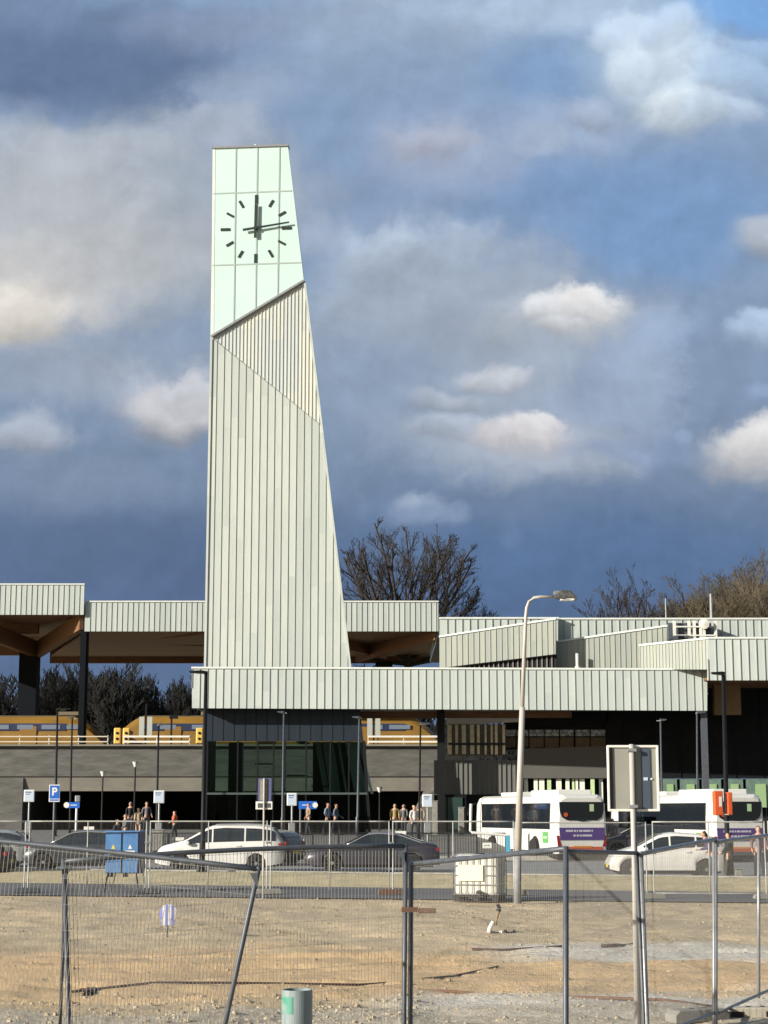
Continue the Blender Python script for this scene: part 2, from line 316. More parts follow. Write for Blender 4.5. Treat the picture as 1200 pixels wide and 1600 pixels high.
class Pl:
    """vertical plane through two plan points; a pixel picks a point on it"""
    def __init__(s, pL, YL, pR, YR, py=1150):
        a, b = P(pL, py, YL), P(pR, py, YR)
        s.A = Vector((a.x, a.y)); d = Vector((b.x, b.y)) - s.A; s.len = d.length; s.t = d / s.len
        s.n = Vector((s.t.y, -s.t.x))
        s.ang = math.atan2(s.t.y, s.t.x)
    def uz(s, px, py):
        d = ray(px, py); k = s.A.dot(s.n) / (d.x * s.n.x + d.y * s.n.y)
        q = Vector((d.x * k, d.y * k)); return ((q - s.A).dot(s.t), HC + d.z * k)
    def obj(s, name, label=None, cat=None, group=None): return empty(name, (s.A.x, s.A.y, 0), s.ang, label, cat, group)
    # local coordinates: x along, y away from the viewer, z up
    def pts(s, L): return [s.uz(*p) for p in L]
def slab(mb, uz, y0, y1, mi=0): return mb.prism([(u, y0, z) for u, z in uz], [(u, y1, z) for u, z in uz], mi)
def zrange(uz, u):
    zs = []
    for i in range(len(uz)):
        a, b = uz[i], uz[(i + 1) % len(uz)]
        if (a[0] - u) * (b[0] - u) <= 0 and abs(a[0] - b[0]) > 1e-6: zs.append(a[1] + (b[1] - a[1]) * (u - a[0]) / (b[0] - a[0]))
    return (min(zs), max(zs)) if len(zs) > 1 else None
def seams(mb, uz, w, y0, proud=.05, thick=.03, off=0, mi=1):
    u0, u1 = min(p[0] for p in uz), max(p[0] for p in uz); u = math.ceil((u0 + .02) / w) * w
    while u < u1 - .02:
        z = zrange(uz, u)
        if z and z[1] - z[0] > .05: mb.box((u, y0 - proud / 2 + .001, (z[0] + z[1]) / 2), (thick, proud, z[1] - z[0] - .01), mi)
        u += w
def seam_wall(name, uz, parent, w=.437, y0=0, y1=.3, m=None, proud=.05, thick=.03, cap=.10):
    mb = MB(); slab(mb, uz, y0, y1); seams(mb, uz, w, y0, proud, thick)
    if cap:  # folded parapet cap along the two highest neighbouring points
        es = sorted(range(len(uz)), key=lambda i: -(uz[i][1] + uz[(i + 1) % len(uz)][1]))[0]
        a, b = uz[es], uz[(es + 1) % len(uz)]
        if a[0] > b[0]: a, b = b, a
        q = [(a[0] - .03, a[1] - cap * .4), (b[0] + .03, b[1] - cap * .4), (b[0] + .03, b[1] + cap * .6), (a[0] - .03, a[1] + cap * .6)]
        slab(mb, q, y0 - .075, y1 + .03, 2)
    return mb.build(name, [m or ZINC, SEAM, TRIM], parent)
# ------------------------------------------------------------------ ground
def lerp(a, b, t): return a + (b - a) * t
def edge(X, a, b): return lerp(a, b, max(-.6, min(1.6, (X + 13) / 25)))
def pf(X): return edge(X, 49.0, 44.0)
def pb(X): return edge(X, 57.0, 49.5)
def be(X): return edge(X, 63.5, 55.5)
def sst(t): t = max(0, min(1, t)); return t * t * (3 - 2 * t)
ROADZ = .10
def gz(X, Y):
    if Y < pf(X): return 0.0
    if Y < pb(X): return 0.02
    if Y < be(X): return 0.02 + .24 * sst((Y - pb(X)) / (be(X) - pb(X)) * 1.25)
    if Y < 81: return ROADZ
    if Y < 91: return lerp(ROADZ, 1.0, sst((Y - 81) / 10))
    return 1.0
def nz(x, y, s, k=0): return mnoise.noise(Vector((x * s + k * 17.3, y * s - k * 5.1, k * 3.7)))
def ruts(X, Y):
    h = 0
    for y0, sl, a, wd in ((27.0, .10, .035, .22), (28.8, .10, .03, .22), (33.0, -.08, .03, .25), (35.2, -.08, .025, .25), (24.2, .03, -.03, .15), (38.5, .16, .03, .3), (41.5, .15, .03, .3), (30.8, .02, .02, .12), (22.2, .22, .03, .2)):
        d = (Y - (y0 + sl * X + .35 * nz(X, 0, .25, y0))) / wd
        if abs(d) < 3: h -= 1.6 * a * math.exp(-d * d) - a * 1.2 * math.exp(-(abs(d) - 1.4) ** 2 * 3)
    return h
def gh(X, Y):
    z = gz(X, Y)
    if Y < pf(X) - .2:
        f = min(1, (pf(X) - .2 - Y) / 1.5)
        z += f * (.07 * nz(X, Y, .35) + .06 * nz(X, Y * 1.6, .9, 1) + .03 * nz(X, Y * 1.5, 2.6, 2) + .014 * nz(X, Y, 6.0, 6) + ruts(X, Y))
        if Y > 35: z += f * .04 * max(0, nz(X, Y, 2.2, 5))
        if Y < 22.5 and X < .5: z += .06 * abs(nz(X, Y, 4.5, 3))
    elif pb(X) < Y < be(X): z += .03 * nz(X, Y, 1.3, 4) + .012 * nz(X, Y, 5, 4)
    return z
mb = MB()
ys = [-60, -20, 0, 8, 12]
y = 12.0
while y < 66: y += .085 + (y - 12) * .0035; ys.append(y)
ys += [68, 72, 78, 81, 83, 85, 87, 89, 91, 95, 105, 130, 200, 400, 900, 2500, 6000]
xs = [-4000, -900, -300, -120, -60, -35] + [-20 + i * .14 for i in range(286)] + [35, 60, 120, 300, 900, 4000]
vs = [(x, y, gh(x, y) if (12 < y < 67 and -21 < x < 21) else gz(x, y)) for y in ys for x in xs]
nx = len(xs); fs = [(j * nx + i, j * nx + i + 1, (j + 1) * nx + i + 1, (j + 1) * nx + i) for j in range(len(ys) - 1) for i in range(nx - 1)]
mb.add(vs, fs)
def ground_mat():
    m = bpy.data.materials.new('sandy_ground'); m.use_nodes = True; t = m.node_tree; b = t.nodes['Principled BSDF']; b.inputs['Roughness'].default_value = .95; b.inputs['Specular IOR Level'].default_value = .2
    L = t.links
    tc = t.nodes.new('ShaderNodeTexCoord'); P_ = tc.outputs['Object']
    def noise(s, det=6, stretch=None, r=.6):
        src = P_
        if stretch:
            mp = t.nodes.new('ShaderNodeMapping'); mp.inputs['Scale'].default_value = stretch; L.new(P_, mp.inputs[0]); src = mp.outputs[0]
        n = t.nodes.new('ShaderNodeTexNoise'); n.inputs['Scale'].default_value = s; n.inputs['Detail'].default_value = det; n.inputs['Roughness'].default_value = r; L.new(src, n.inputs['Vector']); return n.outputs['Fac']
    def mm(op, a, b_=None, clamp=False):
        n = t.nodes.new('ShaderNodeMath'); n.operation = op; n.use_clamp = clamp
        for i, v in enumerate((a, b_)):
            if v is None: continue
            if isinstance(v, (int, float)): n.inputs[i].default_value = v
            else: L.new(v, n.inputs[i])
        return n.outputs[0]
    def ss(v, a, c):
        n = t.nodes.new('ShaderNodeMapRange'); n.interpolation_type = 'SMOOTHSTEP'; n.inputs['From Min'].default_value = a; n.inputs['From Max'].default_value = c; L.new(v, n.inputs['Value']); return n.outputs[0]
    def mix(f, a, c):
        n = t.nodes.new('ShaderNodeMixRGB')
        if isinstance(f, (int, float)): n.inputs[0].default_value = f
        else: L.new(f, n.inputs[0])
        for i, v in ((1, a), (2, c)):
            if isinstance(v, (tuple, list)): n.inputs[i].default_value = list(v) + [1]
            else: L.new(v, n.inputs[i])
        return n.outputs[0]
    sp = t.nodes.new('ShaderNodeSeparateXYZ'); L.new(P_, sp.inputs[0]); X, Y = sp.outputs[0], sp.outputs[1]
    big = noise(.16, 4, (.45, 1, 1)); med = noise(.9, 6, (.5, 1.3, 1)); fine = noise(9, 8); grit = noise(45, 4)
    Yw = mm('ADD', mm('ADD', Y, mm('MULTIPLY', mm('SUBTRACT', big, .5), 9)), mm('MULTIPLY', mm('SUBTRACT', med, .5), 3))
    sand = mix(ss(med, .35, .65), (.60, .475, .305), (.49, .395, .26))
    sand = mix(mm('MULTIPLY', ss(big, .45, .62), .6), sand, (.44, .36, .25))
    orange = mix(ss(med, .3, .7), (.68, .465, .25), (.60, .43, .24))
    grav = mix(ss(noise(14, 3), .4, .6), (.56, .525, .45), (.70, .66, .58))
    band = mm('MULTIPLY', ss(Yw, 20.5, 23), mm('SUBTRACT', 1.0, ss(Yw, 29, 31.5)))
    c = mix(band, sand, orange)
    # gravelled tracks: a pale strip to the right and one along the near edge
    gy = mm('ADD', Y, mm('MULTIPLY', X, .12)); gy = mm('ADD', gy, mm('MULTIPLY', mm('SUBTRACT', med, .5), 1.8))
    s1 = mm('MULTIPLY', mm('MULTIPLY', ss(gy, 28.0, 28.8), mm('SUBTRACT', 1.0, ss(gy, 31.0, 32.2))), ss(X, 1.0, 3.0))
    s2 = mm('MULTIPLY', mm('SUBTRACT', 1.0, ss(mm('ADD', Yw, 0), 22.0, 23.2)), ss(X, -.6, .8))
    s3 = mm('SUBTRACT', 1.0, ss(Yw, 20.3, 21.5))
    c = mix(s1, c, grav); c = mix(s2, c, grav); c = mix(s3, c, mix(ss(fine, .4, .6), (.54, .48, .37), (.40, .35, .27)))
    # darker clods and long darker brown streaks
    c = mix(mm('MULTIPLY', ss(noise(2.2, 9, (.28, 1.9, 1), .68), .54, .68), .6), c, (.25, .20, .135))
    c = mix(mm('MULTIPLY', ss(fine, .55, .75), .35), c, (.30, .24, .17))
    c = mix(mm('MULTIPLY', ss(grit, .58, .72), .5), c, (.62, .56, .44))
    # grass-tinged berm
    far = ss(Y, 48, 51)
    c = mix(mm('MULTIPLY', far, .8), c, mix(ss(noise(2.2, 6, (1, .5, 1)), .35, .65), (.60, .50, .30), (.46, .40, .23)))
    L.new(c, b.inputs['Base Color'])
    bp = t.nodes.new('ShaderNodeBump'); bp.inputs['Distance'].default_value = .03; bp.inputs['Strength'].default_value = .9
    L.new(mm('ADD', fine, mm('MULTIPLY', grit, .35)), bp.inputs['Height']); L.new(bp.outputs[0], b.inputs['Normal'])
    return m
tagit(mb.build('ground', ground_mat(), smooth=True, fixn=False), kind='structure')
ASPH = mat('asphalt', (.085, .087, .095), (.13, .13, .135), rough=.85, scale=.8, stretch=(.3, 1.5, 1), bump=.004, bscale=60)
ROADM = mat('pale_asphalt', (.20, .205, .21), (.26, .26, .255), rough=.9, scale=.5, stretch=(.3, 1, 1), bump=.004, bscale=50)
PAVE = mat('plaza_paving', (.17, .165, .155), (.13, .125, .12), rough=.9, scale=2)
KERBM = mat('kerb_concrete', (.40, .39, .35), (.30, .29, .27), rough=.9, scale=5)
def strip(name, f0, f1, z, m, x0=-60, x1=60, n=60, ny=4):
    mb = MB(); vs = []; 
    for j in range(ny + 1):
        for i in range(n + 1):
            x = lerp(x0, x1, i / n); y = lerp(f0(x), f1(x), j / ny); vs.append((x, y, z(x, y)))
    fs = [(j * (n + 1) + i, j * (n + 1) + i + 1, (j + 1) * (n + 1) + i + 1, (j + 1) * (n + 1) + i) for j in range(ny) for i in range(n)]
    mb.add(vs, fs); return tagit(mb.build(name, m, fixn=False), kind='structure')
strip('path', lambda x: pf(x) + .05, lambda x: pb(x) + .1, lambda x, y: .045, ASPH)
strip('road', lambda x: be(x) + .25, lambda x: 80.5, lambda x, y: ROADZ + .008, ROADM)
strip('plaza', lambda x: 81.2, lambda x: 127, lambda x, y: gz(x, y) + .03, PAVE, ny=40)
kb = MB()
for i in range(60):
    x = -30 + i; p0, p1 = Vector((x, be(x) + .12, .12)), Vector((x + .99, be(x + .99) + .12, .12)); c = (p0 + p1) / 2
    kb.box(c, ((p1 - p0).length, .14, .34), 0, Matrix.Rotation(math.atan2(p1.y - p0.y, p1.x - p0.x), 3, 'Z'))
tagit(kb.build('kerb', KERBM), kind='structure')
kb = MB()
for i in range(70):
    x = -35 + i; kb.box((x + .5, 80.85, .16), (.985, .18, .26))
tagit(kb.build('kerb', KERBM), kind='structure')

# stones lying about: nobody could count them
rs = random.Random(3)
def stones(name, n, fn, m, smin, smax):
    mb = MB(); 
    for i in range(n):
        x, y = fn(); s = smin * (smax / smin) ** (rs.random() ** 2); h = gh(x, y)
        base = [Vector((math.cos(a) * s * rs.uniform(.6, 1.2), math.sin(a) * s * rs.uniform(.6, 1.2), -s * .2)) for a in [k * math.pi * 2 / 5 + rs.random() * .6 for k in range(5)]]
        top = [Vector((v.x * .55 + rs.uniform(-.15, .15) * s, v.y * .55, s * rs.uniform(.35, .8))) for v in base]
        vs = [v + Vector((x, y, h)) for v in base + top]
        mb.add(vs, [(k, (k + 1) % 5, 5 + (k + 1) % 5, 5 + k) for k in range(5)] + [(5, 6, 7, 8, 9)])
    o = mb.build(name, m); return tagit(o, kind='stuff')
STONE = mat('pale_stone', (.46, .385, .27), (.34, .285, .20), rough=.9, scale=8, coords='Object')
CLOD = mat('sand_clod', (.42, .33, .21), (.30, .23, .15), rough=1, scale=5)
def f1():
    y = rs.uniform(16, 22.3); return rs.uniform(-.26, .02) * y - (0 if rs.random() < .8 else -2.5), y
def f2():
    y = rs.uniform(18, 24.0); return rs.uniform(-.05, .28) * y, y
def f3():
    y = 22 + 26 * rs.random() ** .8; return rs.uniform(-.26, .26) * y, y
def f4():
    while True:
        y = rs.uniform(33, 48); x = rs.uniform(-.26, .26) * y
        if nz(x, y, .5, 9) > .15: return x, y
tagit(stones('gravel', 2600, f1, STONE, .010, .045), 'loose pale stones and broken rubble at the near left edge', 'gravel')
tagit(stones('gravel', 1600, f2, STONE, .008, .03), 'fine grey gravel track at the near right edge', 'gravel')
tagit(stones('rubble', 2600, f3, CLOD, .012, .045), 'small clods and crumbs of sand strewn over the open lot', 'rubble')
tagit(stones('rubble', 500, f4, CLOD, .015, .05), 'larger lumps of dug soil on the middle of the lot', 'rubble')

# ------------------------------------------------------------------ clock tower
TP = Pl(319, 99.8, 548, 99.2, 1043)
tw = TP.obj('clock_tower', 'tall tapering clock tower clad in pale zinc with mint glass clock head', 'tower')
O4 = TP.pts([(333, 232), (450, 228), (548, 1043), (319, 1043)])
zb = 8.6
O4[2] = (O4[2][0] + (O4[2][1] - zb) * .12, zb); O4[3] = (O4[3][0], zb)
mb = MB(); mb.prism([(u, .12, z) for u, z in O4], [(u + (0 if i in (0, 3) else -.55), 4.2, z) for i, (u, z) in enumerate(O4)]); mb.build('core', ZINC_T, tw)
low = TP.pts([(330, 527), (503, 666)]) + [O4[2], O4[3]]
sw = seam_wall('seam_cladding', low, tw, m=ZINC_T, y0=0, y1=.118, cap=0, proud=.034, thick=.03)
mid = TP.pts([(330.5, 526), (475.5, 438), (503, 665.5)])
mb = MB(); slab(mb, mid, .07, .118); seams(mb, mid, .2185, .07, .042, .045, mi=0); mb.build('slatted_band', [ZINC_F, SEAM], tw)
head = TP.pts([(333, 232.5), (450, 228.5), (474.8, 438), (330.3, 526)])
mb = MB(); slab(mb, head, -.03, .118); hd = mb.build('glass_head', OPAL, tw)
mb = MB()
def pbar(mb, pl, p, q, w, y0, y1, mi=0):
    a, b = pl.uz(*p), pl.uz(*q); d = Vector((b[0] - a[0], b[1] - a[1])).normalized(); nn = Vector((-d.y, d.x)) * w / 2
    uz = [(a[0] - nn.x, a[1] - nn.y), (b[0] - nn.x, b[1] - nn.y), (b[0] + nn.x, b[1] + nn.y), (a[0] + nn.x, a[1] + nn.y)]
    slab(mb, uz, y0, y1, mi)
for a, b in (((369, 231), (365.5, 505)), ((402.5, 230), (399.5, 484)), ((437, 229), (434, 463))): pbar(mb, TP, a, b, .085, -.055, -.031)
for a, b in (((333, 303), (456, 298.5)), ((331.5, 415), (470, 410.5))): pbar(mb, TP, a, b, .085, -.05, -.0312)
mb.build('glazing_bars', MULL, tw)
mb = MB(); pbar(mb, TP, (330, 526.5), (475, 439), .12, -.16, -.032); mb.build('ledge', GALV, tw)
mb = MB(); pbar(mb, TP, (331.5, 231.5), (451, 227.5), .13, -.12, .5); mb.build('roof_cap', GALV, tw); ru, rz_ = TP.uz(398, 229); MB().tube([(ru, .3, rz_ - .1), (ru, .3, rz_ + .25)], .05, 8).build('roof_stub', GALV, tw)
mb = MB(); pbar(mb, TP, (334.5, 233), (332, 525), .16, -.045, -.0315); mb.build('edge_trim', TRIM, tw)
mb = MB(); pbar(mb, TP, (330.5, 530), (320.5, 1043), .13, -.07, -.001); pbar(mb, TP, (476, 440), (547.5, 1043), .12, -.075, -.004); mb.build('corner_trim', ZINC_T, tw)
# clock
cu, cz = TP.uz(400, 358); q = TP.uz(400, 305)[1] - cz
CKM = mat('clock_black', (.02, .028, .026), rough=.45)
mb = MB(); mb.lathe([(.11, -.3), (.11, -.03)], (cu, 0, cz), 16, axis='Y'); clk = mb.build('clock', CKM, tw)
for h in range(12):
    a = h * math.pi / 6; r0, r1 = q * .735, q * (1.0 if h % 3 == 0 else .96); c = Vector((cu + math.sin(a) * (r0 + r1) / 2, -.055, cz + math.cos(a) * (r0 + r1) / 2))
    MB().box(c, (.17 if h % 3 == 0 else .14, .04, r1 - r0), 0, Matrix.Rotation(a, 3, 'Y')).build('hour_mark', CKM, clk)
def hand(name, ang, fwd, back, w0, w1, y):
    uz = [(-w0, -back), (w0, -back), (w1, fwd), (-w1, fwd)]; ca, sa = math.cos(ang), math.sin(ang)
    uz = [(cu + u * ca + z * sa, cz - u * sa + z * ca) for u, z in uz]
    mb = MB(); slab(mb, uz, y - .02, y + .02); return mb.build(name, CKM, clk)
s_ = q / 53
hand('hour_hand', R(.5), 37 * s_, 15 * s_, .085, .085, -.19)
hand('minute_hand', R(81.5), 51 * s_, 19 * s_, .075, .045, -.24)

# ------------------------------------------------------------------ front canopy
CPn = Pl(300, 97.2, 1105, 96.0, 1075)
cn = CPn.obj('entrance_canopy', 'long low canopy with pale ribbed fascia running from the tower foot rightwards', 'canopy')
fas = CPn.pts([(300, 1106.5), (1105, 1110.5), (1105, 1046), (300, 1043.5)])
seam_wall('fascia', fas, cn, m=ZINC, y0=0, y1=.25, proud=.04, thick=.035)
uL, uR = fas[0][0], fas[1][0]; zt, zbm = fas[3][1], fas[0][1]
mb = MB(); mb.box(((uL + uR) / 2, 2.3, zt - .35), (uR - uL - .3, 4.0, .25)); mb.build('roof', GALVD, cn)
mb = MB(); mb.box(((uL + uR) / 2, 2.1, zbm + .16), (uR - uL - .3, 3.7, .12)); mb.build('soffit', WOOD, cn)
xsplit = CPn.uz(905, 1110)[0]
mb = MB(); slab(mb, [(uL + .02, zbm + .03), (uR - .02, zbm + .03), (uR - .02, zt - .05), (uL + .02, zt - .05)], 3.96, 4.2); mb.build('back_fascia', ZINC, cn)
mb = MB(); mb.box((uL + .1, 2.1, (zt + zbm) / 2), (.18, 3.7, zt - zbm - .08)); mb.build('end_fascia', ZINC, cn)
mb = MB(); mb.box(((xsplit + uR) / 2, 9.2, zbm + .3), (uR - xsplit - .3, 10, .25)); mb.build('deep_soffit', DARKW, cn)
mb = MB(); mb.box(((uL + xsplit) / 2, 4.1, zbm - .12), (xsplit - uL - .3, .25, .5)); mb.build('edge_beam', WOOD, cn)
mb = MB(); u = CPn.uz(1112, 1100)[0] - .35; mb.box((u, .8, (zt + 1) / 2), (.34, .34, zt - 1.0)); mb.build('column', GALVD, cn)
mb = MB(); u = CPn.uz(688, 1140)[0]; mb.box((u, 3.2, (zbm + .09 + 1) / 2), (.42, .6, zbm + .09 - 1.0)); mb.build('column', BLACKM, cn)

# ------------------------------------------------------------------ glazed pavilion at the tower foot
GP = Pl(323, 98.6, 566, 98.2, 1107)
pv = GP.obj('entrance_pavilion', 'dark glazed entrance pavilion under the tower with black panels above glass', 'pavilion')
zt_ = fas[0][1] + .09
def GU(px, py): return GP.uz(px, py)
b0, b1 = GU(323, 1158), GU(567, 1158)
mb = MB(); slab(mb, [(b0[0], b0[1]), (b1[0] + .02, b1[1]), (GU(562, 1107)[0], zt_), (b0[0], zt_)], .0, .25)
for k in range(13):
    u = b0[0] + .62 * (k + .5)
    if u < b1[0] - .15: mb.box((u, -.008, (b0[1] + zt_) / 2), (.03, .02, zt_ - b0[1] - .04), 1)
mb.build('panel_band', [DARKP, BLACKM], pv)
gl = [(GU(323, 1160)[0] + .02, 1.03), (GU(578, 1290)[0], 1.03), (b1[0], b0[1] - .002), (b0[0], b0[1] - .002)]
zq = GU(440, 1240)[1]
mull_px = [323, 349, 371, 402, 427, 445, 478]
for i, (pa, pb_) in enumerate(((324, 371), (371, 402), (402, 427), (427, 445), (445, 478), (478, 516), (516, 545), (545, 567))):
    ua, ub = GU(pa, 1200)[0], GU(pb_, 1200)[0]
    rb = (GU(578, 1290)[0] - GU(567, 1160)[0]) if i == 7 else 0
    for z0, z1 in ((1.05, zq - .06), (zq + .06, b0[1] - .03)):
        kk = lambda z: ub + rb * (b0[1] - z) / (b0[1] - 1.0)
        mb = MB(); slab(mb, [(ua + .03, z0), (kk(z0) - .03, z0), (kk(z1) - .03, z1), (ua + .03, z1)], .10, .12); mb.build('glass_pane', GLASS, pv)
mb = MB()
for px in (323.5, 371, 402, 427, 445, 478, 516, 545): mb.box((GU(px, 1200)[0], .1, (1 + b0[1]) / 2), (.08, .18, b0[1] - 1.02))
mb.prism([(GU(566, 1158)[0], 0, b0[1]), (GU(570.5, 1158)[0], 0, b0[1]), (GU(580, 1295)[0], 0, 1.03), (GU(576, 1295)[0], 0, 1.03)], [(GU(566, 1158)[0], .3, b0[1]), (GU(570.5, 1158)[0], .3, b0[1]), (GU(580, 1295)[0], .3, 1.03), (GU(576, 1295)[0], .3, 1.03)])
mb.build('mullions', BLACKM, pv)
mb = MB(); mb.box(((GU(323, 1240)[0] + GU(574, 1240)[0]) / 2, .09, zq), (GU(574, 1240)[0] - GU(323, 1240)[0], .2, .11)); mb.build('transom', mat('dark_green_frame', (.06, .085, .08), rough=.5), pv)
mb = MB(); mb.box((GU(360, 1200)[0], 2.4, (1 + b0[1]) / 2), (.78, .8, b0[1] - 1)); mb.build('column', mat('petrol_column', (.02, .05, .08), rough=.4), pv)
# leaning ribs and the dark stair core inside the right half
mb = MB()
for px, lean, wd in ((488, .35, .3), (500, .3, .5), (512, .28, .18), (524, .30, .12), (536, .35, .5), (548, .42, .2), (557, .45, .14)):
    u = GU(px, 1160)[0]; u2 = u + lean * 1.6
    mb.prism([(u, 1.6, b0[1]), (u + wd, 1.6, b0[1]), (u2 + wd, 1.6, zq), (u2, 1.6, zq)], [(u, 2.0, b0[1]), (u + wd, 2.0, b0[1]), (u2 + wd, 2.0, zq), (u2, 2.0, zq)])
mb.build('leaning_ribs', mat('rib_green_grey', (.55, .66, .60), rough=.6), pv)
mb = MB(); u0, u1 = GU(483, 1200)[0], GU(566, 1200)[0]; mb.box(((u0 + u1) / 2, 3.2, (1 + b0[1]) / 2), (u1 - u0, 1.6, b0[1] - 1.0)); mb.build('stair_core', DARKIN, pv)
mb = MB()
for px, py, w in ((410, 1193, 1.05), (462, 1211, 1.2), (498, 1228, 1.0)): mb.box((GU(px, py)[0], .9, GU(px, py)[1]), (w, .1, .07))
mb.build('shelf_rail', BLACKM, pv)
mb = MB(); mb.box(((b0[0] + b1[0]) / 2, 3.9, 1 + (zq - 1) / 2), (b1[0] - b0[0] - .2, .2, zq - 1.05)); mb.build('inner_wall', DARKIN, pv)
# the dark flank of the pavilion to the left
mb = MB(); mb.box((b0[0] - .12, 2.0, (1 + zt_) / 2), (.16, 4.0, zt_ - 1)); mb.build('side_wall', BLACKM, pv)

# ------------------------------------------------------------------ railway viaduct
VP = Pl(-260, 122, 760, 122, 1200)
vd = VP.obj('railway_viaduct', 'dark concrete railway viaduct with a black underpass below its deck', 'viaduct')
def V_(px, py): return VP.uz(px, py)
ztop, zmid, zlo = V_(300, 1166)[1], V_(300, 1213)[1], V_(300, 1236)[1]
ua, ub = V_(-250, 1200)[0], V_(690, 1200)[0]
mb = MB(); slab(mb, [(ua, zmid), (ub, zmid), (ub, ztop), (ua, ztop)], 0, .5); mb.build('parapet', CONC, vd)
mb = MB(); mb.prism([(ua, .12, zmid - .003), (ub, .12, zmid - .003), (ub, .3, zlo), (ua, .3, zlo)], [(ua, 1.4, zmid - .003), (ub, 1.4, zmid - .003), (ub, 1.4, zlo), (ua, 1.4, zlo)]); mb.build('edge_beam', CONC2, vd)
mb = MB(); mb.box(((ua + ub) / 2, 20.5, zlo + .9), (ub - ua, 38, .5)); mb.build('deck', CONC, vd)
mb = MB(); mb.box(((ua + ub) / 2, -.02, ztop + .06), (ub - ua, .66, .12)); mb.build('coping', CONC2, vd)
mb = MB(); uo = V_(36, 1220)[0]
mb.prism([(ua, .06, 1), (uo, .06, 1), (uo, .06, zmid - .1), (ua, .06, zmid - .1)], [(ua, 9, 1), (uo, 9, 1), (uo, 9, zmid - .1), (ua, 9, zmid - .1)]); mb.build('abutment', CONC, vd); mb = MB()
ur = V_(640, 1220)[0]; mb.prism([(ur - .4, .35, 1), (ub, .1, 1), (ub, .1, zmid - .2), (ur + 1.4, .35, zmid - .2)], [(ur, 9, 1), (ub, 9, 1), (ub, 9, zmid - .2), (ur + 1.4, 9, zmid - .2)]); mb.build('abutment', CONC, vd)
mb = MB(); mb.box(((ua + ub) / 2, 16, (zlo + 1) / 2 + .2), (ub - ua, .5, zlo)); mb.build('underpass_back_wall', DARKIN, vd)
# railing
RAILM = mat('lit_railing', (.62, .56, .46), rough=.45)
def railing(px0, px1, label, white=False):
    t_ = VP.obj('platform_railing', label, 'railing', 'railings along the viaduct edge')
    u0, u1 = V_(px0, 1160)[0], V_(px1, 1160)[0]; zt2 = V_(300, 1149)[1]
    mp, mr = MB(), MB(); n = max(2, int((u1 - u0) / 1.9))
    for i in range(n + 1): mp.box((u0 + (u1 - u0) * i / n, .1, (ztop + .1 + zt2) / 2), (.07, .07, zt2 - ztop - .1))
    th = .13 if white else .075
    mr.box(((u0 + u1) / 2, .02, zt2 - .08), (u1 - u0, .05, th)); mr.box(((u0 + u1) / 2, .02, zt2 - .44), (u1 - u0, .05, th))
    mp.build('posts', RAILM, t_); mr.build('rails', WHITE if white else RAILM, t_)
railing(-200, 168, 'thin pale railing on the viaduct left of the yellow train front')
railing(193, 296, 'broad white railing on the viaduct between yellow train fronts', True)
railing(575, 686, 'broad white railing on the viaduct right of the tower', True)
# ------------------------------------------------------------------ platform roofs
def beam(mb, p, q, w, h, mi=0):
    p, q = Vector(p), Vector(q); d = q - p; a = math.atan2(d.y, d.x); n = Vector((-math.sin(a), math.cos(a), 0)) * w / 2; H = Vector((0, 0, h))
    mb.add([p - n, q - n, q + n, p + n, p - n + H, q - n + H, q + n + H, p + n + H], [(0, 1, 2, 3), (4, 5, 6, 7), (0, 1, 5, 4), (1, 2, 6, 5), (2, 3, 7, 6), (3, 0, 4, 7)], mi)
def platform_roof(label, pl, pxa, pxb, pyt, pyb, depth, cols, ribs, trap=0, low=0):
    t_ = pl.obj('platform_roof', label, 'platform roof', 'stepped roofs over the platforms')
    f = pl.pts([(pxa, pyb), (pxb, pyb), (pxb, pyt), (pxa, pyt)]); zb_, zt2 = f[0][1], f[3][1]; zt2 = f[2][1]
    f = [(f[0][0], zb_), (f[1][0], zb_), (f[1][0], zt2), (f[0][0], zt2)]
    seam_wall('fascia', f, t_, m=ZINC, w=.40, y0=0, y1=.2, proud=.04, thick=.03)
    ua, ub = f[0][0], f[1][0]
    mb = MB(); mb.box(((ua + ub) / 2, depth / 2, zt2 - .4 - low), (ub - ua - .3, depth - .4, .3)); mb.build('roof', GALVD, t_)
    mb = MB(); q4 = [(ua + .15, .22), (ub - .15, .22), (ub - .15, depth - .1), (ua + .15 - trap, depth - .1)]; mb.prism([(x, y, zb_ + .09) for x, y in q4], [(x, y, zb_ + .21) for x, y in q4]); mb.build('soffit', WOOD, t_)
    for x in (ua + .1, ub - .1):
        mb = MB(); mb.box((x, depth / 2 + .1, (zb_ + zt2 - low) / 2 + .03), (.18, depth - .25, zt2 - zb_ - .3 - low)); mb.build('end_fascia', ZINC, t_) if not (trap and x < ub - 1) else None
    mb = MB(); mb.box(((ua + ub - trap) / 2, depth + .05, (zb_ + zt2) / 2 - .25 - low / 2), (ub - ua - .05 + trap, .2, zt2 - zb_ - .1 + .5 - low)); mb.build('rear_fascia', WOOD, t_)
    for px, y, w, top in cols:
        u = pl.uz(px, 1050)[0] * (1 + 0 * y); uu = (P(px, 1050, pl.A.y + y).x - pl.A.x)
        mb = MB(); mb.box((uu, y, (top + 6.2) / 2), (w, w * 1.0, top - 6.2)); mb.build('column', mat('column_blue_black', (.006, .008, .011), rough=.7, spec=.1) if 'column_blue_black' not in MATS else MATS['column_blue_black'], t_)
    for (xa, ya, ta), (xb, yb, tb), h in ribs:
        pa, pb2 = P(xa, ta, pl.A.y + ya), P(xb, tb, pl.A.y + yb); o = Vector((pl.A.x, pl.A.y, 0))
        mb = MB(); beam(mb, pa - o, pb2 - o, .5, h); mb.build('wood_beam', WOOD, t_)
    return t_
R1 = Pl(-260, 129.0, 130.5, 129.0, 960); R2 = Pl(132, 129.3, 685, 129.3, 985)
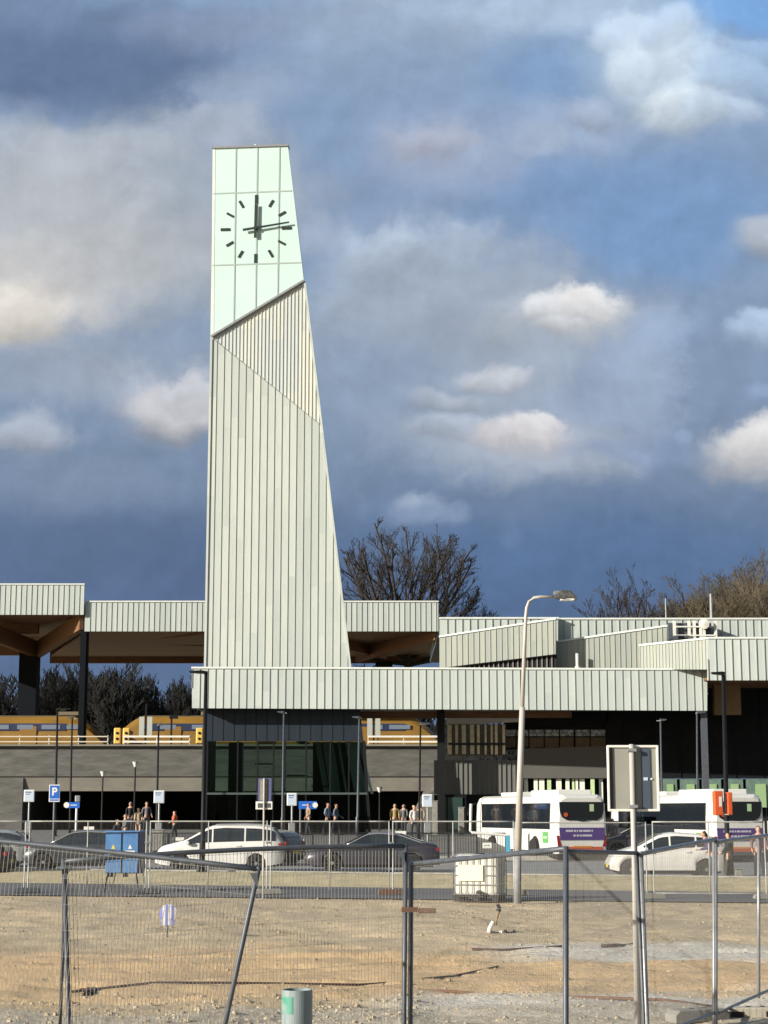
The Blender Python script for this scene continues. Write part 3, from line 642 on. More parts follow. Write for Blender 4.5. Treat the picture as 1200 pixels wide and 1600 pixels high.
platform_roof('higher platform roof with pale ribbed fascia at the far left edge', R1, -260, 130.5, 913, 960.5, 23, [(46, 12, 1.45, 15.5), (131, .9, .55, 16.8)],
    [((58, 12, 1028), (129, .6, 984), 1.3), ((58, 12, 1028), (-60, .6, 984), 1.3), ((-200, 20, 1024), (60, 20, 1024), 1.0), ((60, 8, 990), (-140, 8, 990), .7)], 0, 1.3)
platform_roof('lower platform roof with pale ribbed fascia passing behind the clock tower', R2, 132, 685, 940, 986.5, 23, [(131.5, .35, .2, 15.6), (600, 14, 1.4, 14.5)],
    [((560, 14, 1034), (684, .7, 1000), 1.5), ((210, 10, 1002), (330, .8, 992), .8), ((150, 12, 1006), (330, 12, 1010), .8), ((600, 14, 1030), (480, 3, 1000), 1.2)], 7.0)
# light column strip and dark post in front of the left roof
# ------------------------------------------------------------------ trains
TY = mat('train_yellow', (.29, .165, .035), (.21, .12, .028), rough=.35, scale=1, stretch=(.3, 1, 1))
TB = mat('train_blue_band', (.03, .04, .09), rough=.3)
TW = mat('train_window', (.16, .20, .28), rough=.05, spec=1)
TR_ = mat('train_roof', (.16, .13, .08), rough=.7)
def train(Y, pxa, pxb, label, cabR=True, cabL=False, wins=()):
    xa, xb = P(pxa, 1140, Y).x, P(pxb, 1140, Y).x; z0, z1 = 6.35, P(300, 1118, Y).z
    t_ = empty('train', ((xa + xb) / 2, Y, z0), 0, label, 'train', 'yellow trains on the viaduct'); L = xb - xa; H = z1 - z0
    st = []; n = 40
    for i in range(n + 1):
        s = i / n; x = -L / 2 + L * s; top = H; 
        if cabR and x > L / 2 - 2.6: top = H * (1 - .62 * ((x - L / 2 + 2.6) / 2.6) ** 1.6)
        if cabL and x < -L / 2 + 2.6: top = H * (1 - .62 * ((-x - L / 2 + 2.6) / 2.6) ** 1.6)
        st.append((x, top))
    xs_ = sorted(set([x for x, _ in st] + [L / 2 - k * .3 for k in range(10)] + [-L / 2 + k * .3 for k in range(10)]))
    vs, fs = [], []
    for x in xs_:
        top = H
        if cabR and x > L / 2 - 2.6: top = H * (1 - .62 * ((x - L / 2 + 2.6) / 2.6) ** 1.6)
        if cabL and x < -L / 2 + 2.6: top = H * (1 - .62 * ((-x - L / 2 + 2.6) / 2.6) ** 1.6)
        vs += [(x, -1.4, 0), (x, -1.45, top * .45), (x, -1.35, top * .8), (x, -.9, top * .96), (x, 0, top), (x, .9, top * .96), (x, 1.35, top * .8), (x, 1.4, 0)]
    m = len(xs_); fs = [(i * 8 + k, i * 8 + (k + 1) % 8, (i + 1) * 8 + (k + 1) % 8, (i + 1) * 8 + k) for i in range(m - 1) for k in range(8)] + [tuple(range(8)), tuple((m - 1) * 8 + k for k in range(8))]
    mb = MB(); mb.add(vs, fs, 0); mb.m = [1 if (k % 8) in (3, 4) and k < (m - 1) * 8 else 0 for k in range(len(fs))]; mb.build('body', [TY, TR_], t_)
    a, b = -L / 2 + (3 if cabL else .3), L / 2 - (3 if cabR else .3); zw = P(300, 1136, Y - 1.4).z - z0
    mb = MB(); mb.box(((a + b) / 2, -1.44, zw), (b - a, .06, .55)); mb.build('band', TB, t_)
    for wa, wb in wins:
        ua, ub = P(wa, 1136, Y - 1.45).x - (xa + xb) / 2, P(wb, 1136, Y - 1.45).x - (xa + xb) / 2
        mb = MB(); mb.box(((ua + ub) / 2, -1.48, zw), (ub - ua, .04, .34)); mb.build('window', TW, t_)
    for k in range(int(L // 9)):
        xd = -L / 2 + 5 + k * 9.0
        MB().box((xd, -1.47, H * .42), (1.3, .05, H * .62)).build('door', MATS.get('train_door') or mat('train_door', (.25, .14, .03), rough=.4), t_)
        MB().box((xd + 3, 0, H + .12), (1.8, 1.2, .3)).build('roof_unit', TR_, t_, bevel=.05)
    mb = MB(); mb.box((0, -1.45, H * .22), (L - 6, .05, .06)); mb.build('stripe', TB, t_)
    mb = MB(); mb.box((0, 0, -.15), (L - 2, 2.2, .3)); mb.build('underframe', DARKIN, t_)
    return t_
train(136, -230, 168, 'yellow train with blue window band standing at the left platform', True, False, [(-60, -40), (-20, 14), (27, 52), (65, 94), (104, 126)])
train(139, 176, 470, 'yellow train seen in the gap left of the clock tower', True, True, [(220, 236), (250, 275), (300, 330), (350, 380), (400, 430), (450, 480)])
train(140, 480, 690, 'short stretch of yellow train seen right of the clock tower', True, False, [(608, 641), (576, 598)])
# small platform clutter
YM = mat('yellow_marker', (.70, .45, .10), rough=.5)
for px, lab in ((178, 'left one of the two ochre marker posts beside the white railing'), (192, 'right one of the two ochre marker posts beside the white railing'), (308, 'ochre marker post just left of the glass pavilion')):
    t_ = empty('marker_post', (P(px, 1165, 121.4).x, 122.9, 6.9), 0, lab, 'post', 'ochre posts behind the viaduct railing')
    mb = MB(); mb.box((0, 0, .6), (.5, .25, 1.25)); mb.build('body', YM, t_, bevel=.08)
    for z in (.45, .85): MB().lathe([(.1, -.16), (.1, -.12)], (0, 0, z), 12, axis='Y').build('hole', BLACKM, t_)
for px, lab in ((228, 'grey and white platform sign board above the white railing, left of the tower'), (584, 'grey and white platform sign board just right of the tower')):
    b = P(px, 1120, 124.5); t_ = empty('platform_sign', (b.x, 124.5, 6.5), 0, lab, 'sign', 'platform sign boards')
    zt3 = P(px, 1120, 124.5).z - 6.5; zb3 = P(px, 1150, 124.5).z - 6.5
    for dx in (-.29, .29): MB().box((dx, 0, (zt3 + zb3) / 2), (.36, .1, zt3 - zb3)).build('board', mat('board_grey', (.42, .44, .40), rough=.5) if 'board_grey' not in MATS else MATS['board_grey'], t_)
    MB().box((0, .02, (zt3 + .9) / 2), (.12, .12, zt3 + .9)).build('post', BLACKM, t_)
t_ = empty('signal_post', (P(268, 1130, 125).x, 125, 6.4), 0, 'black platform post with small flat head between the yellow trains', 'post')
MB().box((0, 0, 1.3), (.12, .12, 2.6)).build('post', BLACKM, t_); MB().box((.15, 0, 2.6), (.6, .25, .25)).build('head', BLACKM, t_)

# ------------------------------------------------------------------ station building on the right
BB = Pl(676, 101.6, 1330, 101.6, 1150)
sb = BB.obj('station_building', 'long station building with stepped pale ribbed roofs and dark hall at right', 'building')
def sub(pl, name, fn):
    h = fn; return h
def inframe(pl, uz):  # points of another plane in the building's frame
    return [(pl.A + pl.t * u) for u, z in uz]
def wall(name, pl, pxs, w=.437, m=None, y1=.3, cap=.1, proud=.05):
    o = seam_wall(name, pl.pts(pxs), None, w, 0, y1, m, proud, .035, cap)
    o.parent = sb; d = pl.A - BB.A; ca, sa = math.cos(-BB.ang), math.sin(-BB.ang)
    o.location = (d.x * ca - d.y * sa, d.x * sa + d.y * ca, 0); o.rotation_euler = (0, 0, pl.ang - BB.ang); return o
S0 = Pl(687, 100.1, 872, 100.1, 1000); wall('roof_parapet', S0, [(687, 1045), (872, 1045), (872, 966), (687, 966)])
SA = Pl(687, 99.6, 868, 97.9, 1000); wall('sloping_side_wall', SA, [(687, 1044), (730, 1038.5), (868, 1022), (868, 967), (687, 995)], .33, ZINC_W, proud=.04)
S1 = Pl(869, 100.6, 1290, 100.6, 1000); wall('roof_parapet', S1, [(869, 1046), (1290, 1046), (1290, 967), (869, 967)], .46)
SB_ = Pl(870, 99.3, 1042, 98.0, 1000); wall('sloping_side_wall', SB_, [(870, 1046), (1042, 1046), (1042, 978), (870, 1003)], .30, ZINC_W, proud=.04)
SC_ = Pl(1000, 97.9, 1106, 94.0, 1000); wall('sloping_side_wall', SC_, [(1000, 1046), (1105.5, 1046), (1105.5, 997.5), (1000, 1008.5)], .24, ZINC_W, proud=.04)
SD = Pl(1106, 93.9, 1320, 93.5, 1030); wall('corner_block_fascia', SD, [(1106, 1063), (1320, 1063), (1320, 997), (1106, 997)], .437)
# dark slatted recess below the first sloping wall
mb = MB(); q = SA.pts([(725, 1040), (868, 1022), (868, 1046), (725, 1046)]); slab(mb, q, .35, .5)
k = 0
while k < 40:
    u = q[0][0] + .28 * k; z = zrange(q, u)
    if z: mb.box((u, .3, sum(z) / 2), (.07, .06, z[1] - z[0]), 1)
    k += 1
o = mb.build('slatted_recess', [DARKIN, GREYW], sb); d = SA.A - BB.A; o.location = (d.x, d.y, 0); o.rotation_euler = (0, 0, SA.ang - BB.ang)
A0 = Vector((BB.A.x, BB.A.y, 0))
def bw(mb, pts3): return [tuple(Vector(p) - A0) for p in pts3]
# flat roofs closing the terraces
def roofslab(name, px0, px1, Y0, Y1, py, ref, m=GALVD):
    z = P(800, py, ref).z - .25; xa, xb = P(px0, py, ref).x, P(px1, py, ref).x
    mb = MB(); mb.box(((xa + xb) / 2 - A0.x, (Y0 + Y1) / 2 - A0.y, z), (xb - xa, Y1 - Y0, .2)); mb.build(name, m, sb)
roofslab('flat_roof', 872, 1285, 101.1, 126, 967, 100.6); roofslab('flat_roof', 690, 868, 100.6, 126, 967, 100.1)
roofslab('flat_roof', 1112, 1310, 94.3, 106, 997, 93.9)
# corner block: wooden soffit, hanging wood panel
zs = P(1150, 1063, 93.9).z
mb = MB(); xa, xb = P(1110, 1063, 94).x, P(1318, 1063, 94).x; mb.box(((xa + xb) / 2 - A0.x, 100.2 - A0.y, zs + .18), (xb - xa, 11.8, .12)); mb.build('soffit', WOOD, sb)
mb = MB(); a, b = P(1114, 1070, 99), P(1157, 1117, 99); mb.box(((a.x + b.x) / 2 - A0.x, 99 - A0.y, (a.z + b.z) / 2), (b.x - a.x, .5, a.z - b.z)); mb.build('wood_panel', mat('ochre_panel', (.30, .19, .09), (.25, .155, .07), rough=.6), sb)
# dark hall front
def hall(name, pts, m, y0=0, y1=.3, fins=0, fm=None, pr=.06, th=.05):
    uz = BB.pts(pts); mb = MB(); slab(mb, uz, y0, y1)
    if fins: seams(mb, uz, fins, y0, pr, th)
    return mb.build(name, [m, fm or m], sb)
hall('dark_wall', [(947, 1216), (1330, 1216), (1330, 1066), (1108, 1066), (1108, 1085), (947, 1085)], DARKW, 0, .3, 1.6, BLACKM)
hall('ribbed_wall', [(678, 1241), (812, 1241), (812, 1188), (678, 1188)], GREYW, -.25, -.01, .28, GREYW, .06, .06)
hall('grey_wall', [(812, 1216), (950, 1216), (950, 1166), (812, 1170)], mat('grey_panel', (.115, .11, .10), (.10, .098, .09), rough=.7, scale=.7), -.3, 0)
hall('upper_wall', [(812, 1138), (950, 1128), (950, 1090), (812, 1090)], DARKW, .0, .3)
hall('window_band_frame', [(788, 1171), (950, 1166), (950, 1127), (788, 1127)], DARKIN, .5, .6)
for a, b in ((790, 806), (808, 826), (828, 850), (852, 874), (876, 897), (900, 922), (924, 948)):
    hall('window', [(a, 1150), (b, 1150), (b, 1140), (a, 1140)], mat('sky_reflection_glass', (.30, .34, .42), (.05, .06, .07), rough=.08, spec=1, scale=6, thr=(.42, .55)) if 'sky_reflection_glass' not in MATS else MATS['sky_reflection_glass'], .28, .33)  # bright specks of sky reflection painted into the pane colour
    hall('timber_panel', [(a, 1169), (b, 1167), (b, 1152), (a, 1152)], mat('dim_timber', (.15, .10, .05), (.09, .06, .03), rough=.6, scale=6, stretch=(3, 1, .3)) if 'dim_timber' not in MATS else MATS['dim_timber'], .22, .3)
mb = MB(); uz = BB.pts([(698, 1133), (838, 1126.5), (838, 1124), (698, 1117)]); slab(mb, uz, .1, .3); mb.build('white_edge', WHITE, sb)
hall('glazing', [(700, 1181), (790, 1181), (790, 1132), (700, 1132)], mat('hall_glass', (.06, .05, .035), (.02, .02, .02), rough=.1, scale=2), -.3, -.2)
mb = MB(); rw = random.Random(5); u, u1 = BB.uz(702, 1150)[0], BB.uz(788, 1150)[0]; za, zb2 = BB.uz(700, 1179)[1], BB.uz(700, 1133)[1]
while u < u1:
    w = rw.choice((.12, .16, .24)); mb.box((u, -.42, (za + zb2) / 2), (w, .16, zb2 - za)); u += w + rw.uniform(.12, .3)
mb.build('timber_slats', WOODL, sb)
mb = MB(); zr = BB.uz(700, 1163)[1]; mb.box(((BB.uz(700, 1150)[0] + u1) / 2, -.55, zr), (u1 - BB.uz(700, 1150)[0], .08, .12)); mb.build('slat_rail', DARKP, sb)
hall('base_wall', [(678, 1300), (830, 1300), (830, 1242), (678, 1242)], DARKW, -.5, -.3)
for a, b in ((690, 697), (699, 722)): hall('door', [(a, 1296), (b, 1296), (b, 1246), (a, 1246)], mat('green_door', (.03, .06, .055), rough=.15) if 'green_door' not in MATS else MATS['green_door'], -.58, -.52)
hall('back_wall_low', [(820, 1300), (1330, 1300), (1330, 1217), (820, 1217)], DARKIN, .9, 1.1)
LIME = mat('lime_fin', (.60, .76, .40), (.50, .66, .34), rough=.5); FINW = mat('pale_fin', (.80, .84, .74), rough=.5)
LIMED = mat('green_glass_panel', (.16, .24, .20), (.11, .17, .15), rough=.2)
u = BB.uz(822, 1230)[0]; za, zb2 = BB.uz(850, 1262)[1], BB.uz(850, 1216.5)[1]
ml, mw = MB(), MB(); rw = random.Random(11)
while u < BB.uz(951, 1230)[0]:
    w = rw.choice((.13, .22, .3)); MB().box((u, rw.uniform(-.15, .1), (za + zb2) / 2), (w, .1, zb2 - za)).build('fin', LIME if rw.random() < .5 else FINW, sb); u += w + rw.uniform(.06, .42)
u = BB.uz(1034, 1230)[0]; i = 0
while u < BB.uz(1325, 1230)[0]:
    w = rw.choice((1.1, 1.5, .9)); mb = MB(); mb.box((u + w / 2, .1, (za + zb2) / 2), (w, .08, zb2 - za)); mb.build('green_panel', LIMED, sb)
    if rw.random() < .6: mb = MB(); mb.box((u + w * .55, .02, (za + zb2) / 2 - .15), (w * .4, .06, (zb2 - za) * .8)); mb.build('lime_panel', mat('dull_lime', (.30, .44, .22), rough=.4) if 'dull_lime' not in MATS else MATS['dull_lime'], sb)
    u += w + .18
# rooftop plant room and mast
r0 = P(1045, 985, 99.3)
pr = empty('rooftop_plant', (r0.x, 99.3, 11.5), 0, 'dark rooftop plant unit wrapped in white handrails and pipes', 'rooftop plant')
zt4, zb4 = P(1045, 973, 99.3).z - 11.5, P(1045, 1003, 99.3).z - 11.5; wd = P(1112, 980, 99.3).x - r0.x
MB().box((wd / 2, .6, (zt4 + zb4) / 2), (wd, 1.0, zt4 - zb4)).build('housing', mat('plant_grey', (.08, .09, .11), (.06, .07, .08), rough=.6, scale=3), pr)
mb = MB()
for px in (1053, 1076, 1084, 1094, 1099, 1117): mb.box((P(px, 980, 99.3).x - r0.x, -.15, (zt4 + zb4) / 2 + .05), (.16, .12, zt4 - zb4 + .1))
mb.box((wd * .6, -.2, zt4 - .25), (wd * .9, .08, .08)); mb.box((wd * .6, -.2, zt4 - .75), (wd * .9, .08, .08)); mb.build('handrail', WHITE, pr)
mb = MB(); c = P(1100, 975, 98.9) - Vector((r0.x, 99.3, 11.5)); mb.lathe([(.05, -.12), (.3, -.08), (.3, .08), (.05, .12)], c, 12, axis='Y'); mb.build('dish', WHITE, pr)
for px, pt, w, lab in ((1112, 928, .10, 'taller pale mast standing on the roof above the corner block'), (1041, 935, .05, 'thinner grey mast on the roof left of the plant unit')):
    b = P(px, 975, 102.5); t_ = empty('roof_mast', (b.x, 102.5, b.z - 1), 0, lab, 'mast'); h = P(px, pt, 102.5).z - b.z + 1
    MB().tube([(0, 0, 0), (0, 0, h)], [w * 1.2, w * .8], 8).build('pole', GALV, t_); MB().box((0, 0, .2), (.5, .5, .2)).build('foot', GALVD, t_)
b = P(902, 1032, 98.4); t_ = empty('vent_pipe', (b.x, 98.4, b.z - .6), 0, 'small pale vent pipe in front of the sloping ribbed wall', 'pipe')
MB().tube([(0, 0, 0), (0, 0, 1.0)], .09, 10).build('pipe', TRIM, t_); MB().lathe([(.16, 0), (.16, .3)], (.02, 0, -.05), 12).build('collar', TRIM, t_)

# ------------------------------------------------------------------ trees
def branch(mT, mC, p, d, L, r, lvl, rg, spec):
    """one limb: a bent tube, then its own side limbs; thin ones go to the crown mesh"""
    clip = spec.get('clip'); n = 5 if lvl == 0 else (4 if lvl == 1 else 3); pts = [p.copy()]; q = p.copy(); dd = d.copy(); step = L / n
    for i in range(n):
        dd = (dd + Vector((rg.uniform(-1, 1), rg.uniform(-1, 1), rg.uniform(-.6, 1))) * spec['wob'] + Vector((0, 0, spec['up'])) * (.5 + .5 * i / n)).normalized()
        q = q + dd * step; pts.append(q.copy())
        if clip and (q.x / clip[1]) ** 2 + (q.y / clip[1]) ** 2 + ((q.z - clip[0]) / clip[2]) ** 2 > rg.uniform(.86, 1.06): break
    if len(pts) < 2: return
    n = len(pts) - 1
    rr = [max(spec['rmin'], r * (1 - .62 * i / n)) for i in range(n + 1)]
    (mT if lvl <= spec['tl'] else mC).tube(pts, rr, 6 if lvl == 0 else (4 if lvl < 2 else 3), cap=False)
    if lvl >= spec['max']: return
    k = spec['kids'][lvl]
    for i in range(k):
        f = spec['from'] + (1 - spec['from']) * (i + rg.random() * .8) / k; f = min(f, .99); s = f * n; j = int(s); pp = pts[j].lerp(pts[min(j + 1, n)], s - j)
        base = (pts[min(j + 1, n)] - pts[j]).normalized(); side = Vector((rg.uniform(-1, 1), rg.uniform(-1, 1), rg.uniform(-.5, .8))); side = (side - base * side.dot(base)).normalized()
        a = rg.uniform(*spec['ang']); nd_ = (base * math.cos(a) + side * math.sin(a)).normalized()
        branch(mT, mC, pp, nd_, L * spec['lr'] * rg.uniform(.65, 1.2) * (1.15 - .5 * f), rr[j] * .55, lvl + 1, rg, spec)
def tree(label, loc, h_fork, limbs, L, spread, r, spec, seed, mt, mc, group=None, cat='tree', dome=.12):
    rg = random.Random(seed); t_ = empty('bare_tree', loc, 0, label, cat, group); mT, mC = MB(), MB()
    mT.tube([(0, 0, -.5), (.1, 0, h_fork * .5), (0, 0, h_fork)], [r * 2.3, r * 1.7, r * 1.5], 9, cap=False)
    for i in range(limbs):
        a = -spread + 2 * spread * (i + .5 * rg.random()) / max(1, limbs - 1); b = rg.uniform(-.5, .5) * spread
        d = Vector((math.sin(a), math.sin(b), max(.12, math.cos(a)))).normalized()
        branch(mT, mC, Vector((0, 0, h_fork - rg.random() * h_fork * .12)), d, L * rg.uniform(.92, 1.06) * (1 - dome * abs(a)), r, 0, rg, spec)
    mT.build('trunk', mt, t_, fixn=False); mC.build('crown', mc, t_, fixn=False); return t_
OAK = dict(wob=.13, up=.03, rmin=.011, tl=1, max=4, kids=[9, 6, 5, 3], ang=(.3, .8), lr=.50, clip=(9.6, 7.5, 10.7), **{'from': .22})
q = P(640, 1040, 150)
tree('large bare spreading tree with a wide fan of dark limbs right of the tower', (P(636, 1040, 150).x, 150, 6.6), 9.2, 19, 11.8, 1.45, .19, OAK, 5, BARK, TWIG, dome=.10)
VASE = dict(wob=.15, up=.10, rmin=.012, tl=0, max=4, kids=[7, 6, 5, 3], ang=(.3, .8), lr=.48, **{'from': .2})
ra = tree('bare grey tree standing alone above the roof, left of the wooded right edge', (P(984, 1000, 175).x, 175, 7), 9.0, 10, 8.2, .78, .13, VASE, 4, BARK, TWIG, 'bare trees behind the station')
BR = dict(wob=.15, up=.10, rmin=.012, tl=0, max=4, kids=[7, 6, 5, 3], ang=(.3, .8), lr=.48, **{'from': .15})
rb = tree('tall brown bare tree behind the roof, just left of the mast', (P(1075, 1000, 182).x, 182, 7), 9.6, 12, 9.0, .85, .14, BR, 8, BARK, TWIGB, 'bare trees behind the station')
rc = tree('olive tinted bare tree directly behind the pale roof mast', (P(1108, 1000, 172).x, 172, 7), 8, 10, 8.6, .8, .13, BR, 21, BARK, TWIGO, 'bare trees behind the station')
for i, (px, Y, s, lab) in enumerate(((1150, 184, 1.02, 'tall brown bare tree just right of the roof mast'), (1196, 180, 1.10, 'tallest brown bare tree, cut by the right edge'), (1172, 172, .88, 'lower brown bare tree between two taller ones near the right edge'),
        (1050, 178, .78, 'lower brown bare tree leaning left at the end of the wooded row'), (1235, 186, 1.05, 'brown bare tree mostly outside the right edge'), (1130, 190, 1.04, 'brown bare tree furthest back behind the mast'), (1168, 192, 1.14, 'brown bare tree at the back between the two tallest ones'), (1216, 174, .95, 'brown bare tree right at the frame edge in front of the tallest'), (1092, 188, .95, 'brown bare tree behind the olive tinted one'), (1061, 190, .9, 'brown bare tree at the back near the left end of the wooded row'))):
    c = copy_tree(rb); c.location = (P(px, 1000, Y).x, Y, 7); c.rotation_euler = (0, 0, i * 1.3 + .7); c.scale = (s, s, s); c['label'] = lab
# wooded skyline seen under the platform roofs
DK = dict(wob=.16, up=.16, rmin=.034, tl=0, max=3, kids=[9, 8, 6], ang=(.3, .7), lr=.5, **{'from': .05})
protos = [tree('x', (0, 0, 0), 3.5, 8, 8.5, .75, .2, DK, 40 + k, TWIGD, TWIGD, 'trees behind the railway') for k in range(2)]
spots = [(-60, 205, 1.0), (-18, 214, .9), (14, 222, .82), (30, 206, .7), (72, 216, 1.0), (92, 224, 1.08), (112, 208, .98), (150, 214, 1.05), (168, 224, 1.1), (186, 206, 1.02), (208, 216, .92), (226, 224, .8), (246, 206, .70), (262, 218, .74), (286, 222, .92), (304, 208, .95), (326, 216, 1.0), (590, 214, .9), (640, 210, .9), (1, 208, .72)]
adj = ['dark bare', 'dense dark', 'twiggy dark', 'low dark', 'broad dark']
where = ['outside the left edge', 'cut by the left edge', 'left of the thick platform column', 'behind the thick platform column', 'just right of the thick platform column', 'between the two left platform columns', 'left of the thin platform column', 'just right of the thin platform column',
 'above the left train cab', 'above the pair of ochre marker posts', 'above the white railing end', 'above the platform sign board left of the tower', 'above the black platform post', 'in the dip of the skyline left of the tower', 'left of the tower, rising again beyond the dip', 'beside the end of the front canopy', 'half behind the end of the front canopy',
 'under the roof just right of the tower', 'under the roof right of the tower, second from it', 'low at the left edge, under the roof']
for i, (px, Y, s) in enumerate(spots):
    c = protos[i] if i < 2 else copy_tree(protos[i % 2])
    c.location = (P(px, 1100, Y).x, Y, 5); c.rotation_euler = (0, 0, i * 1.1); c.scale = (s, s, s); c['label'] = adj[i % 5] + ' tree on the skyline ' + where[i]
mb = MB(); rg = random.Random(9)
for j in range(14000):
    x = rg.uniform(-62, -2) if rg.random() < .75 else rg.uniform(-2, 22); h = 19.4 + 1.4 * mnoise.noise(Vector((x * .12, 0, 1))) + 1.2 * mnoise.noise(Vector((x * .5, 3, 1)))
    if -30 < x < -22: h -= 1.6
    z = 4 + (h - 4) * rg.random() ** .7; y = 228 + rg.uniform(-4, 4); a = rg.uniform(-.6, .6); l = rg.uniform(.5, 1.4)
    v = Vector((math.sin(a), rg.uniform(-.3, .3), math.cos(a))) * l; w = Vector((.09, .03, 0)) * rg.uniform(.5, 2.2)
    mb.add([(x - w.x, y, z), (x + w.x, y + w.y, z), tuple(Vector((x, y, z)) + v)], [(0, 1, 2)])
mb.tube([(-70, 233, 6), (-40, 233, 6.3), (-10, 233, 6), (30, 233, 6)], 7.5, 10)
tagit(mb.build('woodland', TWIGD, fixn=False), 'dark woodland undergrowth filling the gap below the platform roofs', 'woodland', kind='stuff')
# ------------------------------------------------------------------ cars
def interp(pts, x):
    for (a, za), (b, zb_) in zip(pts, pts[1:]):
        if a <= x <= b: return za + (zb_ - za) * (x - a) / (b - a)
    return pts[0][1] if x < pts[0][0] else pts[-1][1]
def smooth_fn(pts, w):
    return lambda x: sum(interp(pts, x + k * w / 3) * g for k, g in zip(range(-3, 4), (.05, .12, .2, .26, .2, .12, .05)))
def paint(name, c, metal=.0): 
    if name in MATS: return MATS[name]
    m = mat(name, c, [v * .9 for v in c], rough=.28, metal=metal, scale=1.2); m.node_tree.nodes['Principled BSDF'].inputs['Coat Weight'].default_value = .5; return m
def car(label, cat, loc, rz, L, W, prof, belt, cab, pnt, wb, wr=.31, group='cars parked along the road', blackglass=True, rails=False, zsill=.22, spokes=5, pill=(.5,), trim=None):
    """prof/belt: (x, z) from tail (-L/2) to nose (+L/2); cab=(tail glass foot, roof start, roof end, windscreen foot)"""
    t_ = empty(cat.replace(' ', '_'), loc, rz, label, 'car' if cat != 'van' else 'van', group)
    top, bl = smooth_fn(prof, .12), smooth_fn(belt, .12); w0 = W / 2
    ax = [(-wb / 2 + wb[1]) if False else v for v in ((-wb[0]), wb[1])]
    n = 84; xs_ = [-L / 2 + L * (.5 - .5 * math.cos(math.pi * i / n)) for i in range(n + 1)]; xs_ = [(-L / 2 + L * i / n) * .6 + x * .4 for i, x in enumerate(xs_)]
    def ring(x):
        e = max(0, (abs(x) - (L / 2 - .75)) / .75); w = w0 * (1 - .20 * e ** 2.4); zt5 = top(x); zb5 = min(bl(x), zt5 - .02)
        zl = zsill + .10 * e ** 2
        for a in ax:
            d = abs(x - a); ra = wr + .055
            if d < ra: zl = max(zl, wr + math.sqrt(ra * ra - d * d))
        zl = min(zl, zb5 - .12); gh_ = max(0, zt5 - zb5 - .06)
        wr5 = w - .05 - .30 * gh_
        return [(x, w - .03, zl), (x, w, lerp(zl, zb5, .3)), (x, w + .012, lerp(zl, zb5, .62)), (x, w - .015, lerp(zl, zb5, .9)), (x, w - .05, zb5), (x, wr5, max(zb5 + .004, zt5 - .055)), (x, wr5 - .13, zt5 - .008), (x, wr5 * .5, zt5 + .012), (x, 0, zt5 + .02)]
    RG = [ring(x) for x in xs_]; K_ = len(RG[0]); vs = []
    for r_ in RG: vs += r_ + [(x, -y, z) for x, y, z in r_[-2::-1]]
    m = 2 * K_ - 1; fs = [(i * m + k, i * m + k + 1, (i + 1) * m + k + 1, (i + 1) * m + k) for i in range(n) for k in range(m - 1)] + [tuple(range(m)), tuple(n * m + k for k in range(m))]
    mb = MB(); mb.add(vs, fs); mb.build('body', pnt, t_, smooth=True)
    MB().box((0, 0, .36), (L - .5, W - .36, .34)).build('chassis', DARKIN, t_)
    mb = MB()
    for s in (-1, 1): MB().box((0, s * (w0 - .02), zsill + .01), ((wb[0] + wb[1]) - 2 * wr - .12, .06, .11)).build('side_skirt', BLACKM, t_)
    MB().box((-L / 2 + .07, 0, zsill + .12), (.16, W * .72, .16)).build('bumper', BLACKM, t_); MB().box((L / 2 - .07, 0, zsill + .14), (.16, W * .72, .18)).build('bumper', BLACKM, t_)
    # side glass, split by pillars
    tg, rs_, re_, wf = cab
    cuts = [tg + .18] + [lerp(tg, wf, p) for p in pill] + [wf - .22]
    for s in (1, -1):
        for a, b in zip(cuts, cuts[1:]):
            a2, b2 = a + .035, b - .035; k = 10; vs = []
            for i in range(k + 1):
                x = lerp(a2, b2, i / k); r_ = ring(x); p4, p5 = Vector(r_[4]), Vector(r_[5]); hgt = p5.z - p4.z
                if hgt < .1: f0, f1 = .1, .12
                else: f0, f1 = .06, .90
                o = Vector((0, .012, .002)); u, v = p4.lerp(p5, f0) + o, p4.lerp(p5, f1) + o; vs += [(u.x, s * u.y, u.z), (v.x, s * v.y, v.z)]
            mb = MB(); mb.add(vs, [(2 * i, 2 * i + 1, 2 * i + 3, 2 * i + 2) for i in range(k)]); mb.build('side_window', GLASSC, t_, smooth=True)
    if trim:  # silver tube drawn for the highlight along the roof edge
        for s in (1, -1):
            pts = []
            for i in range(15):
                x = lerp(tg + .02, wf - .05, i / 14); r_ = ring(x); pts.append((x, s * (r_[5][1] + .012), r_[5][2] + .01))
            MB().tube(pts, .026, 6).build('roofline_glint', trim, t_, smooth=True)
    for nm, a, b in (('windscreen', re_ + .06, wf - .04), ('rear_window', tg + .05, rs_ - .05)):
        k = 8; vs = []
        for i in range(k + 1):
            x = lerp(a, b, i / k); r_ = ring(x); o = Vector((.012 if nm == 'windscreen' else -.012, 0, .012))
            row = [Vector(r_[6]) * 1, Vector(r_[7]), Vector(r_[8])]; row[0].y -= .0
            full = row + [Vector((v.x, -v.y, v.z)) for v in row[-2::-1]]; vs += [v + o for v in full]
        mb = MB(); mb.add(vs, [(i * 5 + j, i * 5 + j + 1, (i + 1) * 5 + j + 1, (i + 1) * 5 + j) for i in range(k) for j in range(4)]); mb.build(nm, GLASSC, t_, smooth=True)
